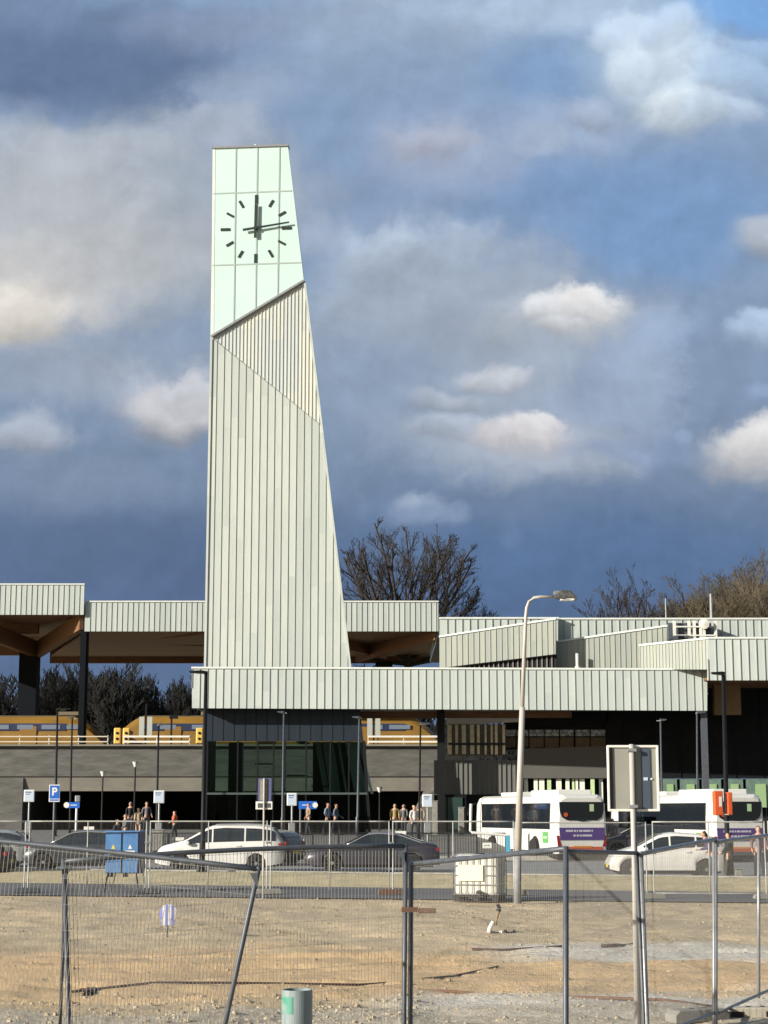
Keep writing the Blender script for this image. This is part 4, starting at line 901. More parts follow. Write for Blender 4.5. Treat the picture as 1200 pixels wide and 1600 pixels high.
    for a in ax:
        for s in (1, -1):
            c = (a, s * (w0 - .12), wr)
            w_ = MB().lathe([(wr * .72, -.10), (wr * .93, -.10), (wr, -.06), (wr, .06), (wr * .93, .10), (wr * .72, .10)], c, 28, axis='Y').build('wheel', RUBBER, t_, smooth=False)
            mb = MB(); yy = s * .085; mb.lathe([(wr * .66, -.012), (wr * .72, -.012), (wr * .72, .012), (wr * .66, .012)], (c[0], c[1] + yy, c[2]), 28, axis='Y', caps=False)
            mb.lathe([(wr * .2, -.015), (wr * .2, .02)], (c[0], c[1] + yy, c[2]), 12, axis='Y')
            for q_ in range(spokes):
                an = q_ * 2 * math.pi / spokes + .3; mb.box((c[0] + math.cos(an) * wr * .42, c[1] + yy, c[2] + math.sin(an) * wr * .42), (wr * .55, .03, wr * .17), 0, Matrix.Rotation(-an, 3, 'Y'))
            rm = mb.build('rim', RIM, w_)
            dk = MB().lathe([(wr * .66, -.01), (wr * .66, .01)], (c[0], c[1] + s * .05, c[2]), 20, axis='Y').build('brake_disc', DARKIN, w_)
    for s in (1, -1):
        x = L / 2 - .30; r_ = ring(x); MB().prism([(x - .18, s * (w0 * .93), bl(x) - .13), (x + .20, s * (w0 * .80), bl(x) - .2), (x + .16, s * (w0 * .80), bl(x) - .06), (x - .2, s * w0 * .90, bl(x) - .035)], [(x - .18, s * (w0 * .70), bl(x) - .13), (x + .26, s * (w0 * .5), bl(x) - .2), (x + .2, s * (w0 * .5), bl(x) - .06), (x - .2, s * w0 * .7, bl(x) - .035)]).build('headlight', LAMPG, t_)
        x = -L / 2 + .10; MB().box((x + .05, s * w0 * .74, bl(x) - .12), (.28, .24, .15)).build('tail_light', REDL, t_, bevel=.03)
        xm = wf - .30; MB().box((xm, s * (w0 + .08), bl(xm) + .06), (.16, .17, .12)).build('mirror', pnt, t_, bevel=.03)
    MB().box((-L / 2 - .0, 0, .55), (.03, .5, .11)).build('number_plate', YEL, t_)
    MB().box((L / 2 + .0, 0, .42), (.03, .5, .11)).build('number_plate', YEL, t_)
    xh = lerp(tg, wf, .42)
    mb = MB()
    for s in (1, -1): mb.box((xh, s * (w0 + .012), bl(xh) - .12), (.17, .03, .03)); mb.box((xh - .95, s * (w0 + .012), bl(xh) - .11), (.17, .03, .03))
    mb.build('door_handles', pnt, t_)
    if rails:
        mb = MB()
        for s in (1, -1): mb.tube([(x, s * (w0 - .28), top(x) + .035) for x in (rs_ + .1, rs_ + .5, (rs_ + re_) / 2, re_ - .1)], .022, 6)
        mb.build('roof_rails', RIM, t_)
    return t_
SAND_Z = ROADZ + .01
def atx(px, Y): return gx(px, Y, .8)
WHP, GRP, DKP, BKP, SVP = paint('white_car_paint', (.80, .79, .75)), paint('graphite_paint', (.075, .085, .09), .5), paint('dark_sedan_paint', (.075, .07, .09), .5), paint('black_paint', (.008, .008, .01)), paint('silver_paint', (.40, .41, .42), .4)
hatch = dict(prof=[(-2.15, .62), (-2.12, .90), (-2.0, 1.02), (-1.78, 1.30), (-1.3, 1.44), (-.3, 1.49), (.3, 1.44), (1.05, 1.05), (1.4, .98), (1.95, .86), (2.1, .72), (2.15, .5)], belt=[(-2.15, .9), (-1.6, .98), (1.1, .92), (1.6, .84), (2.15, .68)], cab=(-2.0, -1.45, .2, 1.12), wb=(1.30, 1.33), L=4.3, W=1.78)
mpv = dict(prof=[(-2.35, .6), (-2.33, 1.05), (-2.2, 1.35), (-2.0, 1.60), (-1.4, 1.68), (-.2, 1.71), (.35, 1.66), (1.25, 1.16), (1.6, 1.06), (2.15, .92), (2.3, .76), (2.35, .5)], belt=[(-2.35, 1.08), (-1.8, 1.10), (.9, 1.02), (1.5, .96), (2.35, .74)], cab=(-2.3, -1.95, .25, 1.45), wb=(1.38, 1.40), L=4.7, W=1.84)
sedan = dict(prof=[(-2.45, .62), (-2.43, .98), (-2.2, 1.05), (-1.75, 1.12), (-1.0, 1.38), (-.3, 1.45), (.2, 1.41), (.95, 1.03), (1.4, .95), (2.2, .82), (2.4, .68), (2.45, .5)], belt=[(-2.45, .93), (-1.7, .98), (.9, .90), (1.5, .82), (2.45, .66)], cab=(-1.95, -.95, .1, 1.05), wb=(1.45, 1.48), L=4.9, W=1.86)
small = dict(prof=[(-1.95, .6), (-1.93, .95), (-1.85, 1.10), (-1.6, 1.32), (-1.1, 1.44), (-.2, 1.50), (.3, 1.44), (1.0, 1.06), (1.3, .97), (1.75, .84), (1.9, .7), (1.95, .45)], belt=[(-1.95, 1.02), (-1.4, 1.04), (.9, .90), (1.4, .82), (1.95, .64)], cab=(-1.85, -1.45, .1, 1.1), wb=(1.20, 1.27), L=3.9, W=1.70)
def pxcar(label, cat, pxn, pxt, Y, style, pnt, rz=math.pi, z=SAND_Z, **kw):
    x = (atx(pxn, Y) + atx(pxt, Y)) / 2; st = dict(style); st.update(kw)
    return car(label, cat, (x, Y + st['W'] / 2, z), rz, pnt=pnt, **st)
pxcar('dark grey estate hatchback parked left of the blue container', 'parked_car', 38, 207, 66.4, hatch, GRP, trim=RIM, pill=(.42, .72), spokes=7)
pxcar('white people carrier with roof rails parked in front of the glass pavilion', 'parked_car', 243, 440, 64.8, mpv, WHP, rails=True, pill=(.36, .68))
pxcar('dark saloon with an added silver roofline highlight parked right of the white people carrier', 'parked_car', 479, 686, 64.2, sedan, DKP, trim=RIM, pill=(.40, .62), wr=.34, spokes=10)
pxcar('small white hatchback parked beside two people at the right', 'parked_car', 957, 1136, 57.9, small, WHP, pill=(.33, .62), spokes=9)
pxcar('silver van-like car cut off by the left edge, behind the fence', 'parked_car', -130, 52, 70.2, hatch, SVP, pill=(.42, .72))
pxcar('black car whose rounded tail just enters the left edge', 'parked_car', -190, 15, 60.6, hatch, BKP, z=.06, pill=(.42, .72))
pxcar('dark car half hidden behind the tail of the white people carrier', 'parked_car', 350, 448, 72.5, small, BKP, rz=R(150), pill=(.33, .62))
pxcar('dark car with pale windscreen parked behind the big sign between the buses', 'parked_car', 955, 1062, 80.5, small, DKP, rz=math.pi, z=.22, pill=(.33, .62))
pxcar('silver car parked beyond the second bus, behind the small white hatchback', 'parked_car', 1012, 1100, 83.5, small, SVP, rz=math.pi, z=.3, pill=(.33, .62))
# ------------------------------------------------------------------ buses
BUSW = paint('bus_white', (.80, .79, .74)); PURP = mat('purple_banner', (.085, .045, .20), rough=.35); BRED = mat('bus_orange_red', (.55, .10, .04), rough=.35); BGREEN = mat('bus_green_square', (.13, .38, .12), rough=.4)
def bus(label, loc, rz):
    t_ = empty('city_bus', loc, rz, label, 'bus', 'white city buses at the station'); L, W, H = 11.9, 2.5, 2.95
    # +x forward, tail at x=0
    def sec(x, ins=0, dz=0):
        w = W / 2 - ins; h = H - dz; return [(x, -w, .32), (x, -w, .9), (x, -w + .0, 1.7), (x, -w + .05, 2.55), (x, -w + .16, h - .1), (x, -w + .38, h), (x, w - .38, h), (x, w - .16, h - .1), (x, w - .05, 2.55), (x, w, 1.7), (x, w, .9), (x, w, .32)]
    st = [sec(-.02, .16, .16), sec(.05, .06, .06), sec(.2, .0, 0), sec(L - .5, 0, 0), sec(L - .15, .06, .05), sec(L, .25, .25)]
    vs = [v for s in st for v in s]; fs = [(i * 12 + k, i * 12 + (k + 1) % 12, (i + 1) * 12 + (k + 1) % 12, (i + 1) * 12 + k) for i in range(5) for k in range(12)] + [tuple(range(12)), tuple(60 + k for k in range(12))]
    b = MB().add(vs, fs).build('body', BUSW, t_)
    mb = MB(); mb.box((2.6, 0, H + .10), (3.6, 1.7, .26)); mb.box((7.6, 0, H + .08), (3.0, 1.5, .2)); mb.build('roof_unit', BUSW, t_, bevel=.06)
    for s in (1, -1):
        for a, bq in ((.75, 2.9), (2.98, 4.6), (4.68, 6.2), (6.28, 7.8), (7.88, 9.3), (9.38, 10.6)):
            MB().box(((a + bq) / 2, s * (W / 2 - .005), 1.98), (bq - a, .05, 1.12)).build('side_window', GLASSD, t_)
        MB().box((4.0 + 1.7, s * (W / 2 - .012), 1.98), (9.9, .04, 1.18)).build('window_band', BLACKM, t_)
    for x in (4.9, 9.0):  # doors on the right hand side, away from the viewer
        MB().box((x, -W / 2 - .005, 1.35), (1.3, .05, 2.0)).build('door', GLASSD, t_)
    MB().box((1.35, W / 2 + .006, 1.02), (.75, .012, .5)).build('green_panel', BGREEN, t_)
    MB().box((1.35, W / 2 + .014, 1.02), (.42, .006, .07)).build('panel_lettering', WHITE, t_)
    for x in (2.75, 8.9):
        for s in (1, -1):
            w_ = MB().lathe([(.30, -.14), (.45, -.14), (.48, -.1), (.48, .1), (.45, .14), (.30, .14)], (x, s * (W / 2 - .17), .48), 26, axis='Y').build('wheel', RUBBER, t_)
            MB().lathe([(.05, .0), (.29, .02), (.29, -.02)], (x, s * (W / 2 - .06), .48), 18, axis='Y').build('rim', RIM, w_)
            MB().lathe([(.54, -.006), (.54, .006)], (x, s * (W / 2 + .0), .54), 26, axis='Y').build('wheel_arch', DARKIN, t_) if False else None
            mb = MB(); 
            for k in range(12):
                a0, a1 = math.pi * k / 12, math.pi * (k + 1) / 12
                mb.prism([(x + math.cos(a0) * .50, s * (W / 2 + .004), .48 + math.sin(a0) * .50), (x + math.cos(a1) * .50, s * (W / 2 + .004), .48 + math.sin(a1) * .50), (x + math.cos(a1) * .60, s * (W / 2 + .004), .48 + math.sin(a1) * .60), (x + math.cos(a0) * .60, s * (W / 2 + .004), .48 + math.sin(a0) * .60)],
                         [(x + math.cos(a0) * .50, s * (W / 2 - .1), .48 + math.sin(a0) * .50), (x + math.cos(a1) * .50, s * (W / 2 - .1), .48 + math.sin(a1) * .50), (x + math.cos(a1) * .60, s * (W / 2 - .1), .48 + math.sin(a1) * .60), (x + math.cos(a0) * .60, s * (W / 2 - .1), .48 + math.sin(a0) * .60)])
            mb.build('wheel_arch', DARKIN, t_)
            MB().lathe([(.50, -.02), (.50, .008)], (x, s * (W / 2 + .0 * s), .48), 26, axis='Y').build('wheel_well', DARKIN, t_)
            w_.location = (0, s * .19, 0)
    for s in (1, -1):
        mb = MB(); mb.box((L / 2 + .1, s * (W / 2 + .002), 1.40), (L - 1.0, .008, .018))
        for x in (.62, 2.0, 3.5, 4.25, 5.6, 6.9, 8.2, 9.7, 10.9): mb.box((x, s * (W / 2 + .002), .88), (.016, .008, 1.0))
        mb.build('panel_joint', GALVD, t_); MB().box((L / 2, s * (W / 2 - .012), .36), (L - .8, .04, .10)).build('skirt', DARKP, t_)
    # tail (faces -x)
    def tail(name, yz, m, x0, x1, mi=0): return MB().prism([(x0, y, z) for y, z in yz], [(x1, y, z) for y, z in yz], 0).build(name, m, t_)
    rw_ = [(-1.08, 2.62), (1.08, 2.62), (1.06, 2.2), (.95, 1.93), (.72, 1.80), (-.72, 1.80), (-.95, 1.93), (-1.06, 2.2)]
    tail('rear_window', rw_, GLASSD, -.055, .0)
    tail('wiper_housing', [(-.2, 1.84), (.2, 1.84), (.2, 1.76), (-.2, 1.76)], DARKP, -.075, -.056)
    MB().lathe([(.10, -.075), (.10, -.06)], (0, .78, 2.05), 14, axis='X').build('round_sticker', BRED, t_)
    tail('destination_number', [(-.58, 2.52), (-.38, 2.52), (-.38, 2.20), (-.58, 2.20)], mat('number_green', (.45, .6, .35), rough=.5) if 'number_green' not in MATS else MATS['number_green'], -.062, -.056)
    tail('banner', [(-1.1, 1.47), (1.1, 1.47), (1.05, .92), (-1.1, .92)], PURP, -.045, .0)
    mb = MB(); rg = random.Random(2)
    for z, ws, h_ in ((1.33, (.34, .10, .06, .16, .34, .08), .085), (1.12, (.10, .12, .08, .46), .085)):
        y = .78 if z > 1.2 else .42
        for w in ws: mb.box((-.05, y - w / 2, z), (.012, w, h_)); y -= w + .045
    mb.build('banner_lettering', mat('lettering_lilac', (.55, .52, .62), rough=.6) if 'lettering_lilac' not in MATS else MATS['lettering_lilac'], t_)
    tail('lower_strip', [(-.95, .62), (.95, .62), (1.0, .46), (-1.0, .46)], BRED, -.045, .0)
    tail('engine_flap', [(-.45, .66), (.45, .66), (.45, .58), (-.45, .58)], mat('flap_orange', (.7, .25, .06)) if 'flap_orange' not in MATS else MATS['flap_orange'], -.06, -.046)
    tail('bumper', [(-1.12, .44), (1.12, .44), (1.12, .30), (-1.12, .30)], GALVD, -.06, .0)
    for s in (1, -1):
        tail('tail_light', [(s * 1.20, 1.12), (s * 1.12, 1.12), (s * .98, .62), (s * 1.16, .62)], REDL, -.03, .1)
        MB().tube([(L - .1, s * 1.2, 2.6), (L + .25, s * 1.45, 2.5), (L + .28, s * 1.45, 2.0)], [.03, .04, .11], 8).build('mirror', BLACKM, t_)
    tail_in = MB().box((L - .02, 0, 1.95), (.08, 2.1, 1.3)).build('windscreen', GLASSD, t_)
    MB().box((L / 2, 0, .28), (L - .6, W - .4, .3)).build('underframe', DARKIN, t_)
    return t_
def busat(px_l, px_r, Y, rot, label):
    hd_ = R(90) + rot; xr = (gx(px_l, Y, 1.5) + gx(px_r, Y, 1.5)) / 2
    return bus(label, (xr, Y, SAND_Z), hd_)
busat(867, 951, 79.6, R(15), 'white city bus with purple banner on its tail, left of the big sign')
busat(1112, 1199, 77.0, R(15), 'white city bus half hidden by the orange box, at the right edge')
# ------------------------------------------------------------------ people
def pm(name, c): return MATS.get(name) or mat(name, c, [v * .75 for v in c], rough=.85, scale=14)
SKIN = mat('skin', (.52, .30, .21), rough=.6)
def skin_obj(name, V, E, m, parent, sub=1, root=0):
    me = bpy.data.meshes.new(name); me.from_pydata([v[0] for v in V], E, []); me.materials.append(m)
    o = bpy.data.objects.new(name, me); COL.objects.link(o); o.parent = parent
    sk = o.modifiers.new('s', 'SKIN'); sk.use_smooth_shade = True
    if not me.skin_vertices:
        bm = bmesh.new(); bm.from_mesh(me); bm.verts.layers.skin.verify(); bm.to_mesh(me); bm.free()
    for i, v in enumerate(V): me.skin_vertices[0].data[i].radius = (v[1], v[2] if len(v) > 2 else v[1]); me.skin_vertices[0].data[i].use_root = (i == root)
    ss_ = o.modifiers.new('d', 'SUBSURF'); ss_.levels = sub; ss_.render_levels = sub
    return o
def person(label, loc, rz, h=1.75, jacket=('navy_coat', (.02, .025, .04)), trousers=('dark_jeans', (.02, .025, .04)), hair=('brown_hair', (.05, .03, .02)), longhair=False, stride=.12, bend=0, arm=(.1, .15), carry=None, coat=False):
    t_ = empty('person', loc, rz, label, 'person', None); k = h / 1.75
    def S(x, y, z):  # +x is forward; bend tips the upper body
        if z > .95 and bend: dz = z - .95; x, z = x + dz * math.sin(bend), .95 + dz * math.cos(bend)
        return Vector((x, y, z)) * k
    V = [(S(0, 0, .95), .13, .10), (S(0, 0, 1.12), .125, .095), (S(0, 0, 1.32), .15, .10), (S(0, 0, 1.46), .09, .075), (S(.01, 0, 1.53), .052), (S(.02, 0, 1.60), .075, .085), (S(.015, 0, 1.68), .085, .095), (S(.0, 0, 1.735), .05, .06)]
    E = [(i, i + 1) for i in range(7)]
    legs, arms = {}, {}
    for s in (1, -1):
        f = stride * s; b = len(V)
        V += [(S(0, s * .10, .88), .088), (S(f * .6 + .02, s * .11, .50), .06), (S(f, s * .115, .10), .040), (S(f + .04, s * .12, .045), .042, .035), (S(f + .17, s * .13, .03), .038, .026)]
        E += [(0, b), (b, b + 1), (b + 1, b + 2), (b + 2, b + 3), (b + 3, b + 4)]; legs[s] = b
        b = len(V); a, e = arm if s == 1 else (-arm[0] * .6, arm[1] * .7)
        sh = S(0, s * .19, 1.42); el_ = S(a * .5 - .02, s * .235, 1.15); wr_ = S(a + e, s * .235, .92 + abs(e) * .6)
        V += [(sh, .052), (el_, .040), (wr_, .027), ]
        hd = (wr_ - el_).normalized(); pl_ = wr_ + hd * .07 * k; V += [(pl_, .022, .034)]
        E += [(3, b), (b, b + 1), (b + 1, b + 2), (b + 2, b + 3)]; arms[s] = b
        for q_, (dy, ln) in enumerate(((-.026, .066), (-.009, .075), (.009, .07), (.026, .055))):
            c = len(V); p1 = pl_ + hd * .035 * k + Vector((dy, 0, 0)); p2 = p1 + (hd + Vector((.25, -s * .2, 0))).normalized() * ln * k
            V += [(p1, .0095), (p2, .008)]; E += [(b + 3, c), (c, c + 1)]
        c = len(V); p1 = pl_ + Vector((.035, -s * .01, .02)) - hd * .01; p2 = p1 + hd * .045 * k + Vector((.012, 0, 0)); V += [(p1, .011), (p2, .009)]; E += [(b + 3, c), (c, c + 1)]
    skin_obj('body', V, E, SKIN, t_, 1)
    # nose and eyes belong to the head
    # trousers
    T = [(S(0, 0, .98), .145, .115), (S(0, 0, .90), .15, .12)]; TE = [(0, 1)]
    for s in (1, -1):
        b = len(T); o = legs[s]; T += [(V[o][0] + Vector((0, 0, .0)), .105), (V[o + 1][0], .078), (V[o + 2][0] + Vector((0, 0, .02)), .062), (V[o + 2][0] + Vector((0.01, 0, -.045)), .06)]; TE += [(1, b), (b, b + 1), (b + 1, b + 2), (b + 2, b + 3)]
    skin_obj('trousers', T, TE, pm(*trousers), t_, 1, 1)
    low = .62 if coat else .90
    J = [(S(0, 0, low), .175 if coat else .155, .14 if coat else .125), (S(0, 0, 1.12), .155, .125), (S(0, 0, 1.32), .18, .13), (S(0, 0, 1.455), .11, .09), (S(.0, 0, 1.50), .07, .065)]; JE = [(0, 1), (1, 2), (2, 3), (3, 4)]
    for s in (1, -1):
        b = len(J); o = arms[s]; J += [(V[o][0], .068), (V[o + 1][0], .058), (V[o + 2][0], .042)]; JE += [(3, b), (b, b + 1), (b + 1, b + 2)]
    skin_obj('jacket', J, JE, pm(*jacket), t_, 1, 1)
    Hr = [(S(-.02, 0, 1.75), .07, .08), (S(-.035, 0, 1.70), .088, .095), (S(-.05, 0, 1.63), .07, .08)] + ([(S(-.07, 0, 1.52), .06, .09), (S(-.075, 0, 1.42), .05, .08)] if longhair else [])
    skin_obj('hair', Hr, [(i, i + 1) for i in range(len(Hr) - 1)], pm(*hair), t_, 1)
    for s in (1, -1):
        p = S(.17 * 0 + s * 0 + stride * s + .09, s * .125, .035); MB().box(p, (.27 * k, .095 * k, .075 * k)).build('shoe', BLACKM, t_, bevel=.025)
        MB().lathe([(.001, -.012), (.012, 0), (.001, .012)], S(.102, s * .032, 1.665), 8).build('eye', BLACKM, t_); 
        MB().box(S(.0, s * .088, 1.64), (.03, .016, .055)).build('ear', SKIN, t_)
    MB().box(S(.112, 0, 1.635), (.03, .024, .045)).build('nose', SKIN, t_, bevel=.008)
    MB().box(S(.098, 0, 1.59), (.012, .05, .012)).build('mouth', pm('lip', (.35, .12, .1)), t_)
    return t_
def pat(px, Y, h, label, rz=-90, **kw):
    z = gz(gx(px, Y, 1), Y) + .02; return person(label, (gx(px, Y, z + 1), Y, z), R(rz), h, **kw)
pat(203.5, 97, 1.80, 'dark suited person standing left of the pale coated child', jacket=('black_coat', (.012, .013, .018)), hair=('grey_hair', (.3, .28, .25)), rz=-100)
pat(216.5, 96, 1.45, 'shorter person in a cream coat standing between two adults', jacket=('cream_coat', (.55, .43, .30)), trousers=('cream_trousers', (.5, .36, .28)), hair=('blond_hair', (.42, .32, .18)), coat=True, rz=-80)
pat(229, 97, 1.80, 'person with grey waistcoat and white sleeves beside the cream coated one', jacket=('grey_waistcoat', (.16, .14, .16)), hair=('fair_hair', (.3, .24, .16)), rz=-70)
pat(183, 84, 1.62, 'person with dark hair and white collar just behind the blue container', jacket=('dark_top', (.03, .03, .04)), hair=('dark_hair', (.03, .022, .018)), rz=-30)
pat(196, 86, 1.60, 'person in a grey coat walking behind the blue container', jacket=('grey_coat', (.14, .14, .14)), hair=('light_brown_hair', (.14, .09, .05)), rz=-160)
pat(268, 92, 1.45, 'person in an orange jacket left of the white people carrier', jacket=('orange_jacket', (.65, .14, .06)), rz=180, h_=0) if False else pat(273, 91, 1.30, 'small person in an orange and white jacket left of the white people carrier', jacket=('orange_jacket', (.65, .14, .06)), rz=180)
pat(482, 96, 1.72, 'person in a tan jacket walking under the blue board inside the pavilion shade', jacket=('tan_jacket', (.35, .25, .17)), rz=-150, stride=.2)
pat(512, 96.5, 1.75, 'person in a pale blue coat walking in the pavilion shade', jacket=('blue_grey_coat', (.20, .26, .34)), rz=-30, stride=.22)
pat(525, 97.2, 1.70, 'person in a grey blue top furthest right in the pavilion shade', jacket=('slate_top', (.14, .18, .22)), rz=-20, stride=.2)
pat(617, 93, 1.68, 'person with light hair standing behind the double fence posts right of the pavilion', jacket=('mustard_jacket', (.32, .24, .10)), hair=('fair_hair', (.3, .24, .16)), rz=-90)
pat(631, 94, 1.66, 'person in a grey coat second right of the double fence posts', jacket=('grey_coat', (.14, .14, .14)), rz=-110)
pat(647, 90, 1.62, 'person with bright blond hair and white top behind the dark saloon', jacket=('white_top', (.62, .60, .58)), hair=('bright_blond_hair', (.62, .50, .22)), rz=-60)
pat(657, 93, 1.66, 'person in a beige coat behind the tail of the dark saloon', jacket=('beige_coat', (.36, .30, .22)), coat=True, rz=-100)
pat(957, 83, 1.74, 'sandy haired person standing right beside the tail of the left bus', jacket=('light_jacket', (.40, .34, .32)), hair=('sandy_hair', (.35, .24, .14)), rz=-120)
pat(1113, 56.6, 1.62, 'brown haired person in purple and white leaning over the small white hatchback', jacket=('purple_top', (.13, .09, .22)), trousers=('slate_jeans', (.06, .08, .12)), hair=('brown_hair', (.07, .04, .02)), rz=185, bend=.45, arm=(.2, .25), longhair=True)
pat(1139, 57.4, 1.5, 'person in dark clothes behind the black lamp post at the right', jacket=('black_coat', (.012, .013, .018)), trousers=('brown_trousers', (.06, .05, .04)), hair=('dark_hair', (.03, .022, .018)), rz=160)
pat(1186, 56.9, 1.72, 'person with pale scarf and dark trousers at the far right fence', jacket=('mauve_jacket', (.22, .13, .14)), trousers=('black_trousers', (.02, .02, .02)), hair=('brown_hair', (.07, .04, .02)), rz=-95, longhair=True, arm=(.15, .2))
# ------------------------------------------------------------------ fences
FEET = 'fence feet'
def seg(mb, a, b, r, n=6): mb.tube([a, b], r, n, cap=False)
def fence_panel(label, bl, br, tl, tr, group, m=None, wm=None, wires=True, wr=.0021, postr=.021, sag=0, cols=96, rows=8, midpost=False, bottom=True, ext=.12, cls='mesh_fence'):
    bl, br, tl, tr = map(Vector, (bl, br, tl, tr)); o = bl.copy(); t_ = empty(cls, o, 0, label, 'fence panel', group)
    bl, br, tl, tr = bl - o, br - o, tl - o, tr - o
    def g(u, v):
        p = bl.lerp(br, u).lerp(tl.lerp(tr, u), v); p.z -= sag * 4 * u * (1 - u) * v; return p
    for u in (0, 1):
        mb = MB(); a, b = g(u, 0), g(u, 1); d = (b - a).normalized(); mb.tube([a - d * ext, a, b + d * .02], postr, 8); mb.build('post', m or GALV, t_, smooth=True)
    if midpost: MB().tube([g(.5, 0), g(.5, 1)], postr * .9, 8).build('post', m or GALV, t_, smooth=True)
    MB().tube([g(i / 8, 1) for i in range(9)], postr, 8).build('top_rail', m or GALV, t_, smooth=True)
    if bottom: MB().tube([g(i / 4, 0.02) for i in range(5)], postr * .8, 8).build('bottom_rail', m or GALV, t_, smooth=True)
    if wires:
        mb = MB(); pr = 3
        for i in range(1, cols):
            u = i / cols; mb.tube([g(u, .02), g(u, .5), g(u, 1)], wr, pr, cap=False)
        for j in range(rows + 1):
            v = .03 + .95 * j / rows; mb.tube([g(k / 8, v) for k in range(9)], wr * .7, pr, cap=False)
        mb.build('wire_mesh', wm or WIRE, t_, fixn=False)
    return t_
def foot(x, y, z, rz, label, m=None, grp=FEET):
    t_ = empty('concrete_block', (x, y, z), rz, label, 'fence foot', grp)
    mb = MB(); f, b = [], []
    prof = [(-.36, 0), (.36, 0), (.36, .09), (.30, .14), (-.30, .14), (-.36, .09)]
    mb.prism([(x_, -.11, z_) for x_, z_ in prof], [(x_, .11, z_) for x_, z_ in prof]); mb.build('block', m or CONCL, t_, bevel=.012)
    MB().lathe([(.03, .141), (.03, .146)], (.08, 0, 0), 10).build('socket', BLACKM, t_); MB().lathe([(.03, .141), (.03, .146)], (-.08, 0, 0), 10).build('socket', BLACKM, t_)
    return t_
# the far row of mesh panels along the path
WIREF = mat('dull_wire', (.12, .12, .115), rough=.6)
G2 = 'mesh fence panels along the path'
FY = lambda px: lerp(49.6, 47.4, px / 1200)
FPX = [-148, 42, 231, 420, 611, 806, 1018, 1199, 1385]
FLAB = ['mostly outside the left edge', 'in front of the dark grey hatchback', 'in front of the white people carrier', 'left of the dark saloon, before the glass pavilion', 'in front of the tail of the dark saloon', 'between the tall lamp and the right bus', 'around the small white hatchback', 'at the right edge']
for i in range(8):
    a, b = FPX[i], FPX[i + 1]
    Ya, Yb = FY(a), FY(b); zt0, zb0 = 2.03, .16
    if i == 5: continue
    if i == 6: Ya, Yb = 46.2, 46.0
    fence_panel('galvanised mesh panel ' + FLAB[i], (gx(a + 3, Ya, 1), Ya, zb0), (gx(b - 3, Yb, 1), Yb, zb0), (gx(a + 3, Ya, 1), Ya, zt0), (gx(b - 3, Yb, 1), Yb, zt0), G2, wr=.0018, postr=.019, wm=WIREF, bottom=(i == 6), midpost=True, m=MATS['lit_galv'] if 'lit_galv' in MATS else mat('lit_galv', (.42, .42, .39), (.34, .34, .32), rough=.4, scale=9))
fence_panel('galvanised mesh panel behind the big sign, set a little further back', (gx(806, 47.9, 1), 47.9, .16), (gx(1010, 47.9, 1), 47.9, .16), (gx(806, 47.9, 1), 47.9, 2.0), (gx(1010, 47.9, 1), 47.9, 2.0), G2, wr=.0018, wm=WIREF, postr=.018, bottom=False, m=MATS['lit_galv'])
RUST = mat('rusty_foot', (.18, .08, .045), (.10, .06, .045), rough=.9, scale=8)
for px, lab, mm_ in ((42, 'dark fence foot on the path below the info sign at far left', GALVD), (231, 'dark fence foot beside the legs of the blue container', GALVD), (420, 'grey fence foot on the path before the white people carrier', CONCL), (611, 'rusty brown fence foot under the double posts', RUST), (806, 'grey fence foot beside the tall lamp base', CONCL), (1018, 'grey fence foot left of the small white hatchback', CONCL), (1199, 'grey fence foot on the path at the right edge', CONCL)):
    Y = FY(px) if px < 1000 else 46.1; foot(gx(px, Y, .1), Y, gh(gx(px, Y, .1), Y) + .04, R(8), lab, mm_)
for k in range(3):
    Y = 47.9; x = gx(1026 + k * 60, 45.6, .1)
# clamps joining the double posts
for px in (420, 611, 231): 
    Y = FY(px); t_ = empty('fence_clamp', (gx(px, Y, 1.4), Y, 1.45), 0, {420: 'steel clamp joining posts before the white people carrier', 611: 'steel clamp joining posts before the dark saloon', 231: 'steel clamp joining posts behind the blue container'}[px], 'clamp', 'fence clamps')
    MB().box((0, 0, 0), (.17, .06, .05)).build('plate', GALV, t_); MB().lathe([(.012, -.06), (.012, .06)], (0, 0, 0), 8, axis='Y').build('bolt', GALVD, t_)
# the near row, leaning and sagging
G1 = 'near mesh fence panels'
def pt(px, py, Y): return P(px, py, Y)
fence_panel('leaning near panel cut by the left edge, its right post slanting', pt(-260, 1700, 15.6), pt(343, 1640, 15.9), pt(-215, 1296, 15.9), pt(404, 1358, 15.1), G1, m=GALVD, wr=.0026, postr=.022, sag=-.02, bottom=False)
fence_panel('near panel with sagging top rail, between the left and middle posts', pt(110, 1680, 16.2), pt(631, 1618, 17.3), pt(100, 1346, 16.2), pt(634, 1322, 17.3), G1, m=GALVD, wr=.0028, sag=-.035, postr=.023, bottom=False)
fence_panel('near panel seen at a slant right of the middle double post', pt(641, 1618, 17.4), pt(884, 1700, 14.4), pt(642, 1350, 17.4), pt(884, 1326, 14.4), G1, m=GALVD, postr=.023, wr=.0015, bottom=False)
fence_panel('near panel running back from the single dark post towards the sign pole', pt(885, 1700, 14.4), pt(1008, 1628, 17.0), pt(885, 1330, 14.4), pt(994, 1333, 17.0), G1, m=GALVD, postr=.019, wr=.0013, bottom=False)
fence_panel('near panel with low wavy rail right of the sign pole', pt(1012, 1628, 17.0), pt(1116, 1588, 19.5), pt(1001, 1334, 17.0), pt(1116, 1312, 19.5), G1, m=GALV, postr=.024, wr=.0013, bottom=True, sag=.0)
fence_panel('near panel running off the right edge with its bottom rail on the ground', pt(1118, 1590, 19.5), pt(1240, 1535, 24.0), pt(1118, 1316, 19.5), pt(1240, 1300, 24.0), G1, m=GALV, postr=.024, wr=.0013, midpost=True)
